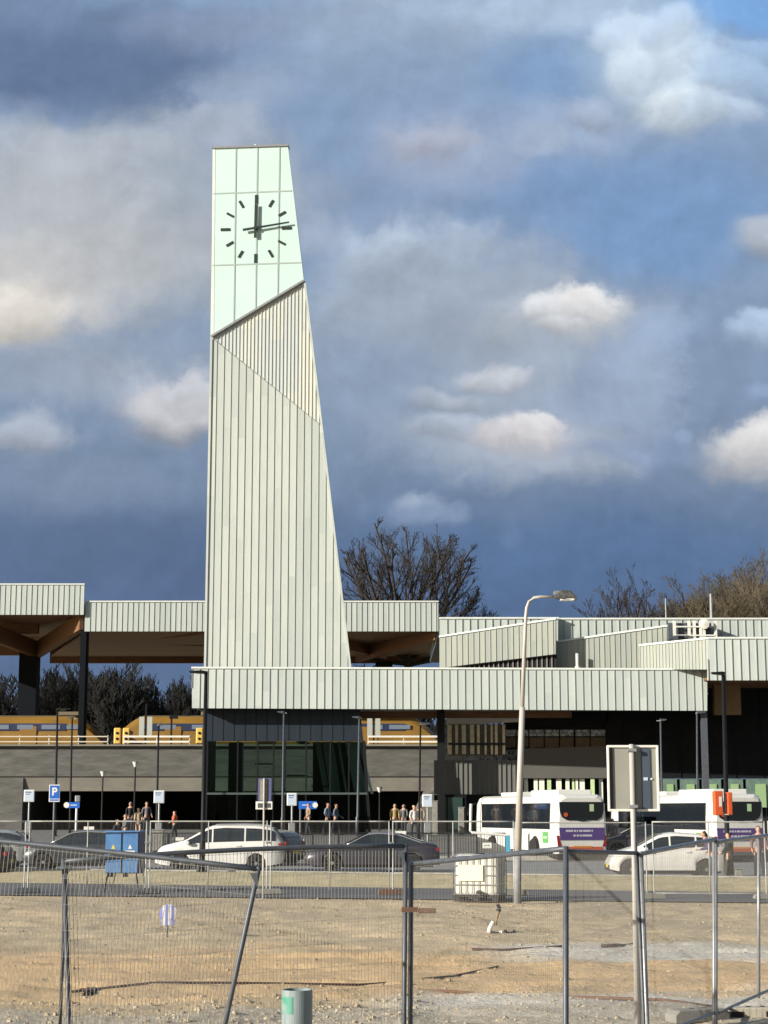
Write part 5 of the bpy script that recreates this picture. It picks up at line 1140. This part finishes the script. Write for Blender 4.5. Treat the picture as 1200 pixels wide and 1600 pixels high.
# brace leg and corner bracket of the near fence
t_ = empty('fence_brace', pt(92, 1640, 16.8), 0, 'thin dark brace leg splayed behind the leftmost near post', 'fence brace')
o = Vector(t_.location); MB().tube([Vector((0, 0, 0)), pt(99, 1470, 16.6) - o, pt(101, 1352, 16.4) - o], .017, 8).build('tube', GALVD, t_)
def bracket(px, py, Y, s, lab):
    c = pt(px, py, Y); t_ = empty('corner_bracket', c, 0, lab, 'bracket', 'corner brackets of the near fence')
    MB().prism([(0, -.01, 0), (s * .07, -.01, 0), (s * .02, -.01, -.09), (0, -.01, -.13)], [(0, .012, 0), (s * .07, .012, 0), (s * .02, .012, -.09), (0, .012, -.13)]).build('plate', GALVD, t_)
bracket(102, 1352, 16.15, 1, 'corner bracket on the leftmost near post')
bracket(632, 1330, 17.25, -1, 'corner bracket on the middle double post')
bracket(403, 1364, 15.05, -1, 'bright corner bracket on the slanting near post')
c = pt(640, 1421, 17.2); t_ = empty('fence_clamp', c, 0, 'rusty clamp with red lever on the middle double post', 'clamp')
MB().box((.0, -.03, 0), (.16, .05, .045)).build('plate', RUST, t_); MB().box((.17, -.03, -.01), (.17, .04, .05)).build('lever', mat('rust_red', (.20, .10, .06), (.13, .07, .05), rough=.8, scale=20), t_, bevel=.01)
for i, (px, py, Y, sx, lab) in enumerate(((1090, 1592, 19.3, 1.3, 'wide grey concrete foot under the last full near post'),)):
    c = gp(px, py + 4); foot(c.x, c.y, .0, R(25), lab, CONCL)
c = gp(1180, 1590); t_ = foot(c.x, c.y, -.02, R(5), 'pale concrete foot with two dark slots at the bottom right corner', mat('cream_concrete', (.50, .46, .36), (.40, .37, .30), rough=.9, scale=8))
for dx in (-.24, .17): MB().box((dx, -.112, .07), (.15, .01, .06)).build('slot', mat('slot_maroon', (.03, .012, .012)) if 'slot_maroon' not in MATS else MATS['slot_maroon'], t_)
# cable near the fence, and thin tubes drawing dark ground lines
def lying(name, label, pts, r, m, cat):
    q_ = [gp(px, py) for px, py in pts]; q_ = [Vector((v.x, v.y, gh(v.x, v.y) + r + dz)) for v, dz in zip(q_, [0.0] * len(q_))]
    o = q_[0].copy(); return tagit(MB().tube([v - o for v in q_], r, 6).build(name, m, smooth=True), label, cat), o
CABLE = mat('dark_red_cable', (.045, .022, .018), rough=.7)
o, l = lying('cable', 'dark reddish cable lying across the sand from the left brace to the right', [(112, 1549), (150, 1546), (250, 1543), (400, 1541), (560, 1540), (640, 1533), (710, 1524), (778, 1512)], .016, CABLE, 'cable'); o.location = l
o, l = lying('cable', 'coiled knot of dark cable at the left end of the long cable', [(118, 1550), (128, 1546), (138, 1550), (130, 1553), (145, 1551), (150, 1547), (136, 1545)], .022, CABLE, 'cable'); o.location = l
o, l = lying('streak', 'tube added as dark brown rod lying along the gravel track at the right', [(648, 1546), (700, 1550), (800, 1556), (930, 1563), (1040, 1569), (1115, 1573)], .02, RUST, 'streak'); o.location = l  # this and the next two: tubes added for dark edge lines on the ground
o, l = lying('edgeline', 'tube added as thin dark batten lying on the sand right of the bent pipe', [(738, 1483), (790, 1485), (878, 1483)], .022, CABLE, 'edgeline'); o.location = l
o, l = lying('edgeline', 'tube added as short dark batten lying on the sand left of the big sign pole', [(940, 1482), (965, 1481), (990, 1478)], .03, CABLE, 'edgeline'); o.location = l
# dark bar railing in front of the plaza
BARM = mat('bar_railing_black', (.014, .015, .018), rough=.4)
def bar_rail(px0, px1, Y, label):
    x0, x1 = gx(px0, Y, .5), gx(px1, Y, .5); t_ = empty('bar_railing', (x0, Y, SAND_Z), 0, label, 'railing', 'black bar railings before the plaza'); L = x1 - x0; h = 1.25
    n = int(L / .115); mb = MB()
    for i in range(n + 1): mb.box((L * i / n, 0, h / 2), (.022, .022, h - .1))
    mb.build('bars', BARM, t_); MB().box((L / 2, 0, h), (L, .05, .05)).build('rail', BARM, t_); MB().box((L / 2, 0, .12), (L, .05, .05)).build('rail', BARM, t_)
    mb = MB(); [mb.box((L * i / 4, .01, h / 2), (.06, .06, h)) for i in range(5)]; mb.build('posts', BARM, t_)
for a, b, lab in ((118, 262, 'black bar railing behind the dark grey hatchback'), (264, 432, 'black bar railing behind the white people carrier'), (448, 610, 'black bar railing left behind the dark saloon'), (612, 790, 'black bar railing left of the left bus')): bar_rail(a, b, 77.5, lab)
for px, py, Y, w, lab in ((139, 1294, 77.2, 16, 'white plate on the railing above the dark grey hatchback'), (432, 1299, 77.2, 16, 'white plate just right of the white people carrier roof'), (468, 1316, 76.9, 13, 'white notice on the railing left of the dark saloon'), (626, 1301, 77.2, 17, 'white plate above the rear of the dark saloon'), (761, 1321, 76.9, 14, 'white notice on the railing left of the tall lamp'), (281, 1311, 76.9, 13, 'white notice over the bonnet of the white people carrier')):
    c = P(px, py, Y); t_ = empty('notice_plate', c, 0, lab, 'plate', 'white plates on the railings'); ww = w * Y / 2740; tall = px in (468, 761)
    MB().box((0, 0, 0), (ww, .02, .24 if tall else .14)).build('plate', WHITE, t_)
    mb = MB(); mb.box((-ww * .15, -.013, .0), (ww * .3, .004, .03)); mb.box((ww * .18, -.013, .0), (ww * .22, .004, .03)); mb.build('lettering', GALVD, t_) if tall else None
# white framed barrier at the left bus
t_ = empty('tube_barrier', (gx(735, 77, .5), 76.4, SAND_Z), 0, 'white tube barrier with a blue end post left of the left bus', 'barrier')
o = Vector(t_.location); MB().tube([P(736, 1256, 76.4) - o, P(735, 1298, 76.4) - o, P(738, 1301, 76.4) - o, P(792, 1305, 76.4) - o], .06, 8).build('tube', WHITE, t_)
b = P(794, 1305, 76.3) - o; e = P(794, 1336, 76.3) - o; MB().box(((b.x + e.x) / 2, 0, (b.z + e.z) / 2), (.2, .14, b.z - e.z)).build('end_post', mat('cyan_post', (.10, .38, .55), rough=.5), t_); MB().box((b.x, -.0, b.z + .01), (.21, .15, .05)).build('cap', WHITE, t_)
# ------------------------------------------------------------------ lamps
def lamp_black(label, px_b, Y, px_t, py_t, side=-1, arm=.55, r=.075, z=None, col=None, grp='slim black street lamps'):
    x = gx(px_b, Y, 2); zb_ = gz(x, Y) if z is None else z; top = P(px_t, py_t, Y).z; x = P(px_t, py_t, Y).x if px_b is None else x
    t_ = empty('street_lamp', (x, Y, zb_), 0, label, 'street lamp', grp); h = top - zb_; m = col or BLACKM; dx = P(px_t, py_t, Y).x - x
    MB().tube([(0, 0, 0), (0, 0, 1.0), (dx * .3, 0, 1.05), (dx, 0, h)], [r * 1.25, r * 1.25, r, r * .72], 10).build('pole', m, t_, smooth=True)
    MB().prism([(dx - side * .05, -.12, h), (dx + side * arm * .7, -.15, h + .03), (dx + side * (arm + .35), -.13, h + .01), (dx + side * (arm + .3), -.13, h - .05), (dx, -.12, h - .09)], [(dx - side * .05, .12, h), (dx + side * arm * .7, .15, h + .03), (dx + side * (arm + .35), .13, h + .01), (dx + side * (arm + .3), .13, h - .05), (dx, .12, h - .09)]).build('lamp_head', m if r > .06 else GALVD, t_)
    MB().box((dx + side * (arm * .8), 0, h - .075), (.3, .16, .02)).build('lamp_glass', LAMPG, t_)
    MB().box((0, 0, .03), (.34, .34, .06)).build('base_plate', m, t_)
    return t_
lamp_black('tall black lamp in front of the left end of the front canopy', 317, 60.5, 322, 1049, -1, .25, .085)
lamp_black('tall black lamp behind the orange box at the right', 1134, 57.5, 1130, 1051, -1, .05, .085)
lamp_black('slim black lamp with pale curved head right of the left edge, above the P sign', 87, 92, 90, 1107, 1, .35, .07, grp='slim black street lamps')
lamp_black('slim black lamp between the P sign lamp and the thin platform column', 110, 94, 113, 1121, -1, -.1, .06)
lamp_black('slim black lamp left of the pavilion, head just above the white railing', 245, 90, 248, 1131, 1, .1, .06)
lamp_black('slim black lamp in front of the middle of the pavilion glass', 441, 90, 443.5, 1112, -1, .0, .06, col=GALVD)
lamp_black('slim grey lamp in front of the right edge of the pavilion', 558, 92, 561.5, 1120, -1, .05, .07, col=GALVD)
lamp_black('slim black lamp right of the pavilion against the concrete viaduct', 654, 88, 657, 1130, 1, .15, .06)
lamp_black('slim lamp just right of the big sign board against the black hall', 1034, 88, 1032, 1124, 1, -.05, .06, col=GALVD)
lamp_black('slim grey lamp left of the square column at the canopy end', 1088, 88, 1089, 1112, 1, .1, .06, col=GALVD)
def post_top(label, px, py, Y):
    x = gx(px, Y, 2); t_ = empty('post_top_lamp', (x, Y, gz(x, Y)), 0, label, 'lamp post', 'short post-top lamps before the underpass'); h = P(px, py, Y).z - gz(x, Y)
    MB().tube([(0, 0, 0), (0, 0, 1), (0, 0, h - .35)], [.07, .06, .045], 8).build('pole', BLACKM, t_)
    MB().lathe([(.07, h - .36), (.19, h - .06), (.17, h - .05), (.06, h - .32)], (0, 0, 0), 14).build('lamp_cone', LAMPG, t_); MB().lathe([(.2, h - .06), (.21, h - .03), (.02, h)], (0, 0, 0), 14).build('lamp_cap', GALV, t_)
post_top('short lamp with pale cone head, left one before the underpass', 159, 1204, 112)
post_top('short lamp with pale cone head, right one and taller before the underpass', 209.5, 1189, 106)
post_top('short thin lamp with flat pale head right of the pavilion', 593, 1229, 112)
# tall galvanised lamp
Lb = gp(808, 1413); LY = Lb.y
t_ = empty('street_lamp', (Lb.x, LY, 0), 0, 'tall pale galvanised lamp with curved arm standing right of the white tank', 'street lamp')
POLEM = mat('pale_pole', (.50, .47, .43), (.38, .36, .34), rough=.45, scale=3, stretch=(1, 1, .3)); POLEG = mat('grey_pole_base', (.20, .20, .22), (.27, .27, .28), rough=.6, scale=5)
W_ = lambda px, py: P(px, py, LY) - Vector((Lb.x, LY, 0))
j = W_(809.5, 1330); MB().tube([(0, 0, -.2), (j.x * .6, 0, j.z * .5), j], [.10, .095, .092], 14).build('pole_base', POLEG, t_, smooth=True)
MB().tube([j, W_(813, 1200), W_(816, 1105)], [.088, .080, .072], 14).build('pole', POLEM, t_, smooth=True)
MB().tube([W_(816, 1105), W_(820, 1000), W_(821.5, 965), W_(823, 950), W_(827, 940), W_(834, 934), W_(845, 932.5), W_(868, 933)], [.056, .048, .045, .043, .041, .04, .038, .036], 12).build('arm', POLEM, t_, smooth=True)
a, b = W_(866, 931), W_(902, 935)
MB().prism([(a.x, -.12, a.z + .02), (a.x + .18, -.15, a.z + .14), (a.x + .42, -.15, a.z + .12), (b.x, -.10, b.z), (b.x - .04, -.10, b.z - .06), (a.x + .2, -.14, a.z - .10), (a.x, -.1, a.z - .06)], [(a.x, .12, a.z + .02), (a.x + .18, .15, a.z + .14), (a.x + .42, .15, a.z + .12), (b.x, .10, b.z), (b.x - .04, .10, b.z - .06), (a.x + .2, .14, a.z - .10), (a.x, .1, a.z - .06)]).build('lamp_head', mat('lamp_head_grey', (.045, .05, .055), (.16, .16, .16), rough=.4, scale=7), t_, bevel=.015)
MB().box(((a.x + b.x) / 2 + .03, 0, a.z - .105), (.36, .22, .05)).build('lamp_glass', LAMPG, t_, bevel=.01)
MB().box((a.x + .06, 0, a.z + .07), (.14, .2, .1)).build('clamp', GALV, t_)
# ------------------------------------------------------------------ signs
SIGNW = mat('sign_pale_blue', (.50, .58, .68), rough=.5); SBLUE = mat('sign_blue', (.02, .13, .55), rough=.4); SLET = mat('sign_letter_grey', (.12, .16, .28), rough=.5)
def text_obj(name, s, size, loc, rot, m, parent, bold=.0):
    cu_ = bpy.data.curves.new(name, 'FONT'); cu_.body = s; cu_.size = size; cu_.align_x = 'CENTER'; cu_.align_y = 'CENTER'; cu_.extrude = .004; cu_.offset = bold
    o = bpy.data.objects.new(name, cu_); COL.objects.link(o); bpy.context.view_layer.update()
    me = bpy.data.meshes.new_from_object(o.evaluated_get(bpy.context.evaluated_depsgraph_get())); bpy.data.objects.remove(o)
    me.materials.clear(); me.materials.append(m); q_ = bpy.data.objects.new(name, me); COL.objects.link(q_); q_.location = loc; q_.rotation_euler = rot; q_.parent = parent; return q_
def info_sign(label, px, Y, py0, py1, w):
    x = gx(px, Y, 2); zb_ = gz(x, Y); t_ = empty('bus_stop_sign', (x, Y, zb_), 0, label, 'sign', 'pale blue stop signs on grey poles'); z1, z0 = P(px, py0, Y).z - zb_, P(px, py1, Y).z - zb_; ww = w * Y / 2740
    MB().tube([(0, .05, 0), (0, .05, z1 - .1)], .045, 8).build('pole', GALV, t_)
    MB().box((0, 0, (z0 + z1) / 2), (ww, .06, z1 - z0)).build('board', WHITE, t_, bevel=.03); MB().box((0, -.034, (z0 + z1) / 2), (ww * .86, .01, (z1 - z0) * .86)).build('face', SIGNW, t_)
    mb = MB(); mb.box((-ww * .08, -.042, z1 - (z1 - z0) * .2), (ww * .55, .006, .05)); mb.box((-ww * .1, -.042, z1 - (z1 - z0) * .36), (ww * .4, .006, .035)); mb.build('lettering', SLET, t_)
    MB().box((0, .02, 1.45), (.3, .16, .5)).build('timetable_case', GALV, t_, bevel=.02); return t_
info_sign('pale stop sign at far left, left of the blue P sign', 44.5, 82, 1234, 1253, 17)
info_sign('pale blue stop sign right of the three people', 248, 80.5, 1235, 1255, 17)
info_sign('pale blue stop sign right of the narrow direction board', 456, 80, 1239, 1259, 16)
info_sign('pale white stop sign left of the left bus', 668, 80, 1241, 1261, 16)
# P sign
x = gx(84, 85, 2); t_ = empty('parking_sign', (x, 85, gz(x, 85)), 0, 'blue parking sign with white letter P on the lamp at left', 'sign'); zz = gz(x, 85); z1, z0 = P(84, 1226, 85).z - zz, P(84, 1253, 85).z - zz; ww = 17 * 85 / 2740
MB().tube([(0, .06, 0), (0, .06, z1)], .06, 8).build('pole', GALVD, t_); MB().box((0, 0, (z0 + z1) / 2), (ww, .03, z1 - z0)).build('board', WHITE, t_, bevel=.02)
MB().box((0, -.02, (z0 + z1) / 2 + .06), (ww - .07, .01, z1 - z0 - .2)).build('blue_field', SBLUE, t_); MB().box((0, -.02, z0 + .09), (ww - .1, .01, .07)).build('lower_strip', SBLUE, t_)
text_obj('letter', 'P', .52, (0, -.03, (z0 + z1) / 2 + .06), (math.pi / 2, 0, 0), WHITE, t_, .015)
# small blue board with round white end
for px, py, Y, w, h_, lab in ((115, 1258, 92, 22, 9, 'small blue direction board with white round end left of the people'), (481, 1258, 97.9, 28, 12, 'blue bicycle parking board with white end inside the pavilion glass')):
    x = gx(px, Y, 2); zg = gz(x, Y); t_ = empty('direction_board', (x, Y - .4, zg), 0, lab, 'sign'); z = P(px, py, Y).z - zg; ww = w * Y / 2740
    MB().box((0, 0, z), (ww, .05, h_ * Y / 2780)).build('board', SBLUE, t_); sd = -1 if px < 200 else 1
    MB().lathe([(.15, -.04), (.15, -.03)], (sd * ww * .42, 0, z), 14, axis='Y').build('disc', WHITE, t_); xx = ww * .28 if px < 200 else -ww * .4
    MB().tube([(xx, .05, 0), (xx, .05, z + .1)], .06, 8).build('pole', WHITE if px < 200 else GALVD, t_); mb = MB(); mb.box((-sd * ww * .08, -.03, z), (ww * .45, .004, .06)); mb.build('lettering', SIGNW, t_)
x = gx(119, 93, 2); t_ = empty('info_stele', (x, 93, gz(x, 93)), 0, 'small grey display on top of the blue direction board post', 'sign'); z = P(119, 1248, 93).z - 1; MB().box((.05, 0, z), (.28, .1, .34)).build('display', GALV, t_, bevel=.04); MB().tube([(.05, .1, 0), (.05, .1, z)], .03, 6).build('pole', GALVD, t_)
# narrow direction board seen from behind
Y = 47.0; b = P(412, 1300, Y); t_ = empty('traffic_sign', (b.x, Y, .0), 0, 'narrow grey-backed traffic sign with small plate on a pale pole, centre left', 'traffic sign'); z = lambda py: P(412, py, Y).z
cx = lambda px: P(px, 1230, Y).x - b.x
MB().tube([(0, -.03, 0), (0, -.03, z(1216))], .026, 10).build('pole', POLEM, t_); MB().box((cx(413.5), .02, (z(1216) + z(1252)) / 2), (cx(424) - cx(403), .02, z(1216) - z(1252))).build('board', mat('blue_sign_edge', (.09, .10, .22), rough=.5), t_)
MB().box((cx(412), .0, (z(1218) + z(1251)) / 2), (cx(417.5) - cx(406), .018, z(1218) - z(1251))).build('back_plate', CONCL, t_)
MB().box((cx(413), .01, z(1258.5)), (cx(426) - cx(400), .02, z(1252.5) - z(1265))).build('lower_plate', WHITE, t_, bevel=.012); MB().box((cx(413), -.006, z(1258.5)), (cx(423) - cx(403), .01, z(1255) - z(1262))).build('plate_back', GALVD, t_)
# big near sign from behind
Y = 17.2; b = P(988, 1300, Y); t_ = empty('road_sign', (b.x, Y, 0), 0, 'big near road sign seen from behind in a white frame on a pale pole', 'road sign'); z = lambda py: P(988, py, Y).z; cx = lambda px: P(px, 1215, Y).x - b.x
MB().tube([(cx(986.0), 0, -.1), (cx(987.5), 0, z(1400)), (cx(988), 0, z(1163))], .026, 12).build('pole', POLEM, t_, smooth=True)
MB().tube([(cx(991.6), .014, -.1), (cx(991.6), .014, z(1172))], .012, 8).build('cable_pipe', GALVD, t_)
xl, xr, zt5, zb5 = cx(951.5), cx(1029), z(1166), z(1266); mb = MB()
mb.box(((xl + xr) / 2, .04, zt5), (xr - xl, .03, .024)); mb.box(((xl + xr) / 2, .04, zb5), (xr - xl, .03, .024)); mb.box((xl, .04, (zt5 + zb5) / 2), (.024, .03, zt5 - zb5 + .022)); mb.box((xr, .04, (zt5 + zb5) / 2), (.024, .03, zt5 - zb5 + .022)); mb.build('frame', WHITE, t_, bevel=.006)
MB().box(((xl + xr) / 2, .05, (zt5 + zb5) / 2), (xr - xl - .02, .01, zt5 - zb5 - .01)).build('back_board', mat('sign_back_grey', (.30, .30, .26), (.26, .26, .235), rough=.6, scale=2), t_)
MB().box((xl + .028, .038, (zt5 + zb5) / 2), (.03, .014, zt5 - zb5 - .03)).build('shadow_gap_strip', BLACKM, t_)
MB().box((cx(1010), .038, (zt5 + zb5) / 2 - .005), (cx(1016) - cx(1003), .014, zt5 - zb5 - .03)).build('dark_strip', mat('slate_strip', (.055, .075, .11), rough=.6), t_)
MB().box((cx(1009.5), .028, z(1217)), (.042, .006, .03)).build('sticker', SIGNW, t_); MB().box((cx(1018), .036, z(1217)), (.026, .006, .018)).build('sticker', WHITE, t_)
for py in (1172, 1260): MB().box((cx(988), -.0, z(py)), (.085, .075, .03)).build('clamp', GALV, t_)
# orange box at the right
ORG = mat('orange_plastic', (.72, .12, .035), (.60, .10, .03), rough=.5, scale=5); Y = 57.1; b = P(1131, 1255, Y)
t_ = empty('orange_box', (b.x, Y, b.z), R(12), 'orange box with white label strapped to the black lamp at the right', 'box')
MB().box((-.22, -.02, 0), (.30, .22, .78)).build('box', ORG, t_, bevel=.03); MB().box((.17, -.02, -.01), (.17, .22, .72)).build('box', ORG, t_, bevel=.03); MB().box((-.17, -.14, .05), (.09, .01, .32)).build('label', WHITE, t_)
MB().box((0, .0, -.36), (.5, .2, .03)).build('bracket', WHITE, t_)
# ------------------------------------------------------------------ blue container on legs
BL = mat('container_blue', (.075, .24, .50), (.04, .15, .38), rough=.45, scale=2, thr=(.3, .7)); BLD = mat('container_dark_blue', (.02, .045, .13), rough=.5)
Y = 50.3; xl, xr = P(170, 1340, Y).x, P(224, 1340, Y).x; zt6, zb6 = P(200, 1300, Y).z, P(200, 1364, Y).z
t_ = empty('blue_container', ((xl + xr) / 2, Y, 0.02), R(-9), 'blue metal double cabinet with white labels standing on thin legs', 'cabinet'); w = xr - xl; zt6 -= .02; zb6 -= .02
for s in (-1, 1):
    d_ = MB().box((s * w / 4, -.42, (zt6 + zb6) / 2), (w / 2 - .03, .04, zt6 - zb6 - .04)).build('door', BL, t_, bevel=.01)
    MB().box((s * w / 4, -.446, (zt6 + zb6) / 2 + .0), (w / 2 - .2, .01, .12)).build('label_plate', WHITE, d_)
    MB().prism([(s * w / 4 - .06, -.445, (zt6 + zb6) / 2 + .11), (s * w / 4 + .06, -.445, (zt6 + zb6) / 2 + .11), (s * w / 4, -.445, (zt6 + zb6) / 2 + .24)], [(s * w / 4 - .06, -.44, (zt6 + zb6) / 2 + .11), (s * w / 4 + .06, -.44, (zt6 + zb6) / 2 + .11), (s * w / 4, -.44, (zt6 + zb6) / 2 + .24)]).build('warning_triangle', WHITE if s > 0 else YEL, d_)
MB().box((0, 0, (zt6 + zb6) / 2), (w, .80, zt6 - zb6)).build('body', BLD, t_, bevel=.015)
MB().box((0, -.0, zt6 + .015), (w + .06, .9, .04)).build('lid', BL, t_)
for sx in (-1, 1):
    for sy in (-1, 1): MB().tube([(sx * (w / 2 - .08), sy * .33, zb6), (sx * (w / 2 + .02), sy * .36, 0)], .022, 6).build('leg', BLACKM, t_)
mb = MB(); mb.box((w * .1, -.32, zb6 - .05), (.12, .1, .1)); mb.box((-w * .35, -.32, zb6 - .05), (.12, .1, .1)); mb.build('drain_box', BLACKM, t_)
# ------------------------------------------------------------------ white tank (IBC)
c = gp(752, 1411); Y = c.y; t_ = empty('liquid_tank', (c.x + .0, Y + .55, .03), R(-16), 'white caged liquid tank on a dark pallet beside the tall lamp', 'tank')
TANK = mat('tank_plastic', (.80, .78, .68), (.68, .66, .58), rough=.35, scale=2); w, d_, hb, ht = 1.18, 1.0, .16, 1.17
MB().box((0, 0, (hb + ht) / 2), (w - .08, d_ - .08, ht - hb)).build('tank', TANK, t_, bevel=.07)
mb = MB()
for sy in (-1, 1):
    for i in range(8): mb.tube([(-w / 2 + w * i / 7, sy * d_ / 2, hb), (-w / 2 + w * i / 7, sy * d_ / 2, ht - .02)], .011, 5)
    for j in range(5): mb.tube([(-w / 2, sy * d_ / 2, hb + .02 + (ht - hb) * j / 4.2), (w / 2, sy * d_ / 2, hb + .02 + (ht - hb) * j / 4.2)], .012, 5)
for sx in (-1, 1):
    for i in range(6): mb.tube([(sx * w / 2, -d_ / 2 + d_ * i / 5, hb), (sx * w / 2, -d_ / 2 + d_ * i / 5, ht - .02)], .011, 5)
    for j in range(5): mb.tube([(sx * w / 2, -d_ / 2, hb + .02 + (ht - hb) * j / 4.2), (sx * w / 2, d_ / 2, hb + .02 + (ht - hb) * j / 4.2)], .012, 5)
for y in (-.25, .25): mb.tube([(-w / 2, y, ht + .01), (w / 2, y, ht + .01)], .012, 5)
mb.build('cage', GALV, t_)
mb = MB(); mb.box((0, 0, .13), (w + .02, d_ + .02, .04)); [mb.box((x_, y_, .055), (.16, .14, .11)) for x_ in (-.5, 0, .5) for y_ in (-.42, 0, .42)]; mb.box((0, -.42, .01), (w, .12, .02)); mb.build('pallet', mat('dark_pallet', (.03, .025, .025), rough=.8), t_)
MB().box((-.13, -d_ / 2 - .015, .72), (.66, .012, .40)).build('label_plate', mat('cream_plate', (.84, .80, .58), rough=.5), t_)
MB().lathe([(.13, 0), (.13, .05)], (0, 0, ht - .01), 16).build('filler_cap', BLACKM, t_); MB().lathe([(.05, -.2), (.05, 0)], (.1, -d_ / 2, hb + .08), 10, axis='Y').build('tap', mat('tap_dark', (.03, .02, .02)), t_)
# bent pump pipe and hose lumps in front of it
def G3(px, py, up=0): v = gp(px, py); return Vector((v.x, v.y, gh(v.x, v.y) + up))
b = G3(766, 1459); t_ = empty('standpipe', b, 0, 'pale bent pipe with brown top leaning up from a dark hose coupling', 'pipe')
Yq = b.y; W3 = lambda px, py: P(px, py, Yq) - b
MB().tube([W3(764, 1457), W3(766, 1449), W3(771, 1440)], [.045, .045, .04], 10).build('lower_pipe', TANK, t_); MB().tube([W3(774, 1446), W3(777, 1432), W3(779, 1424)], [.025, .025, .03], 8).build('upper_pipe', mat('brown_pipe', (.25, .17, .09), rough=.7), t_); MB().tube([W3(779, 1424), W3(780, 1418), W3(777, 1413)], [.05, .04, .03], 8).build('hose_end', BLACKM, t_)
MB().tube([W3(766, 1459), W3(777, 1461), W3(786, 1459)], [.055, .06, .05], 8).build('coupling', BLACKM, t_); MB().tube([W3(781, 1459), W3(785, 1457)], .045, 8).build('white_ring', TANK, t_)
b = G3(797, 1459); t_ = empty('hose_piece', b, 0, 'dark curved hose piece lying right of the bent pipe', 'hose'); W4 = lambda px, py: P(px, py, b.y) - b
MB().tube([W4(789, 1453), W4(791, 1457), W4(796, 1460), W4(801, 1458), W4(805, 1454)], .035, 8).build('hose', BLACKM, t_)
# blue and white striped marker
STR = bpy.data.materials.new('striped_marker'); STR.use_nodes = True; nt2 = STR.node_tree; b2 = nt2.nodes['Principled BSDF']
tcx = nt2.nodes.new('ShaderNodeTexCoord'); sx_ = nt2.nodes.new('ShaderNodeSeparateXYZ'); nt2.links.new(tcx.outputs['Object'], sx_.inputs[0]); mo = nt2.nodes.new('ShaderNodeMath'); mo.operation = 'PINGPONG'; mo.inputs[1].default_value = .055; nt2.links.new(sx_.outputs[0], mo.inputs[0])
gt = nt2.nodes.new('ShaderNodeMath'); gt.operation = 'GREATER_THAN'; gt.inputs[1].default_value = .026; nt2.links.new(mo.outputs[0], gt.inputs[0]); mi_ = nt2.nodes.new('ShaderNodeMixRGB'); nt2.links.new(gt.outputs[0], mi_.inputs[0]); mi_.inputs[1].default_value = (.16, .20, .55, 1); mi_.inputs[2].default_value = (.62, .60, .62, 1); nt2.links.new(mi_.outputs[0], b2.inputs['Base Color'])
b = G3(260, 1466); t_ = empty('striped_marker', b, 0, 'round blue and white striped marker on a short stick in the sand', 'marker'); W5 = lambda px, py: P(px, py, b.y) - b
c5 = W5(263, 1427); rr5 = W5(277, 1427).x - c5.x
MB().lathe([(rr5 * .6, -.03), (rr5, -.015), (rr5, .015), (rr5 * .6, .03)], c5, 24, axis='Y').build('disc', STR, t_); MB().box(c5 + Vector((0, 0, -rr5 * .9)), (rr5 * 1.5, .04, rr5 * .9)).build('skirt', STR, t_, bevel=.02); MB().tube([(0, 0, -.1), c5 + Vector((0, .03, 0))], .018, 6).build('stick', GALVD, t_)
# near pipe end with green band
Yp = 13.6; b = P(464, 1600, Yp); t_ = empty('pipe_post', (b.x, Yp, 0), 0, 'grey plastic pipe end with a green patch at the bottom edge', 'pipe'); zt7 = P(464, 1546, Yp).z; r7 = P(488, 1570, Yp).x - P(464, 1570, Yp).x
PG = mat('grey_pipe', (.25, .30, .31), (.17, .22, .23), rough=.5, scale=4, stretch=(6, 6, .6)); MB().lathe([(r7, -.3), (r7, zt7), (r7 * .9, zt7), (r7 * .9, zt7 - .25)], (0, 0, 0), 40, caps=False).build('pipe', PG, t_, smooth=False)
mb = MB(); n_ = 20
vs = []
for i in range(n_ + 1):
    a = R(195) + R(62) * i / n_; vs += [(math.cos(a) * (r7 + .003), math.sin(a) * (r7 + .003), zt7 - .17), (math.cos(a) * (r7 + .003), math.sin(a) * (r7 + .003), zt7 - .045)]
mb.add(vs, [(2 * i, 2 * i + 2, 2 * i + 3, 2 * i + 1) for i in range(n_)]); mb.build('green_patch', mat('green_patch', (.06, .26, .19), (.2, .3, .27), rough=.5, scale=14, thr=(.45, .6)), t_, fixn=False)
MB().lathe([(r7 * .9, zt7 - .1), (.01, zt7 - .1)], (0, 0, 0), 30, caps=False).build('cap', GALVD, t_)
# grey boxes and litter bins on the plaza edge
for i, (px, py0, py1, Y, w, lab) in enumerate(((247, 1297, 1330, 79, 18, 'pale concrete bollard box right of the blue container'), (456, 1311, 1352, 73, 18, 'pale grey cabinet left of the dark saloon'), (680, 1252, 1300, 98, 8, 'slim pale panel beside the green door'), (721, 1262, 1296, 96, 9, 'pale ticket machine left of the left bus mirror'), (1152, 1358, 1372, 57.0, 12, 'pale box on the ground between the two people at the right'))):
    x = gx(px, Y, 1); zg = gz(x, Y); z1 = P(px, py0, Y).z; t_ = empty('service_box', (x, Y, zg), 0, lab, 'box'); ww = w * Y / 2740; h_ = z1 - zg
    MB().box((0, 0, h_ / 2), (ww, .3, h_)).build('housing', CONCL, t_, bevel=.02); MB().box((0, 0, h_ + .02), (ww + .05, .36, .04)).build('cap', GALV, t_)
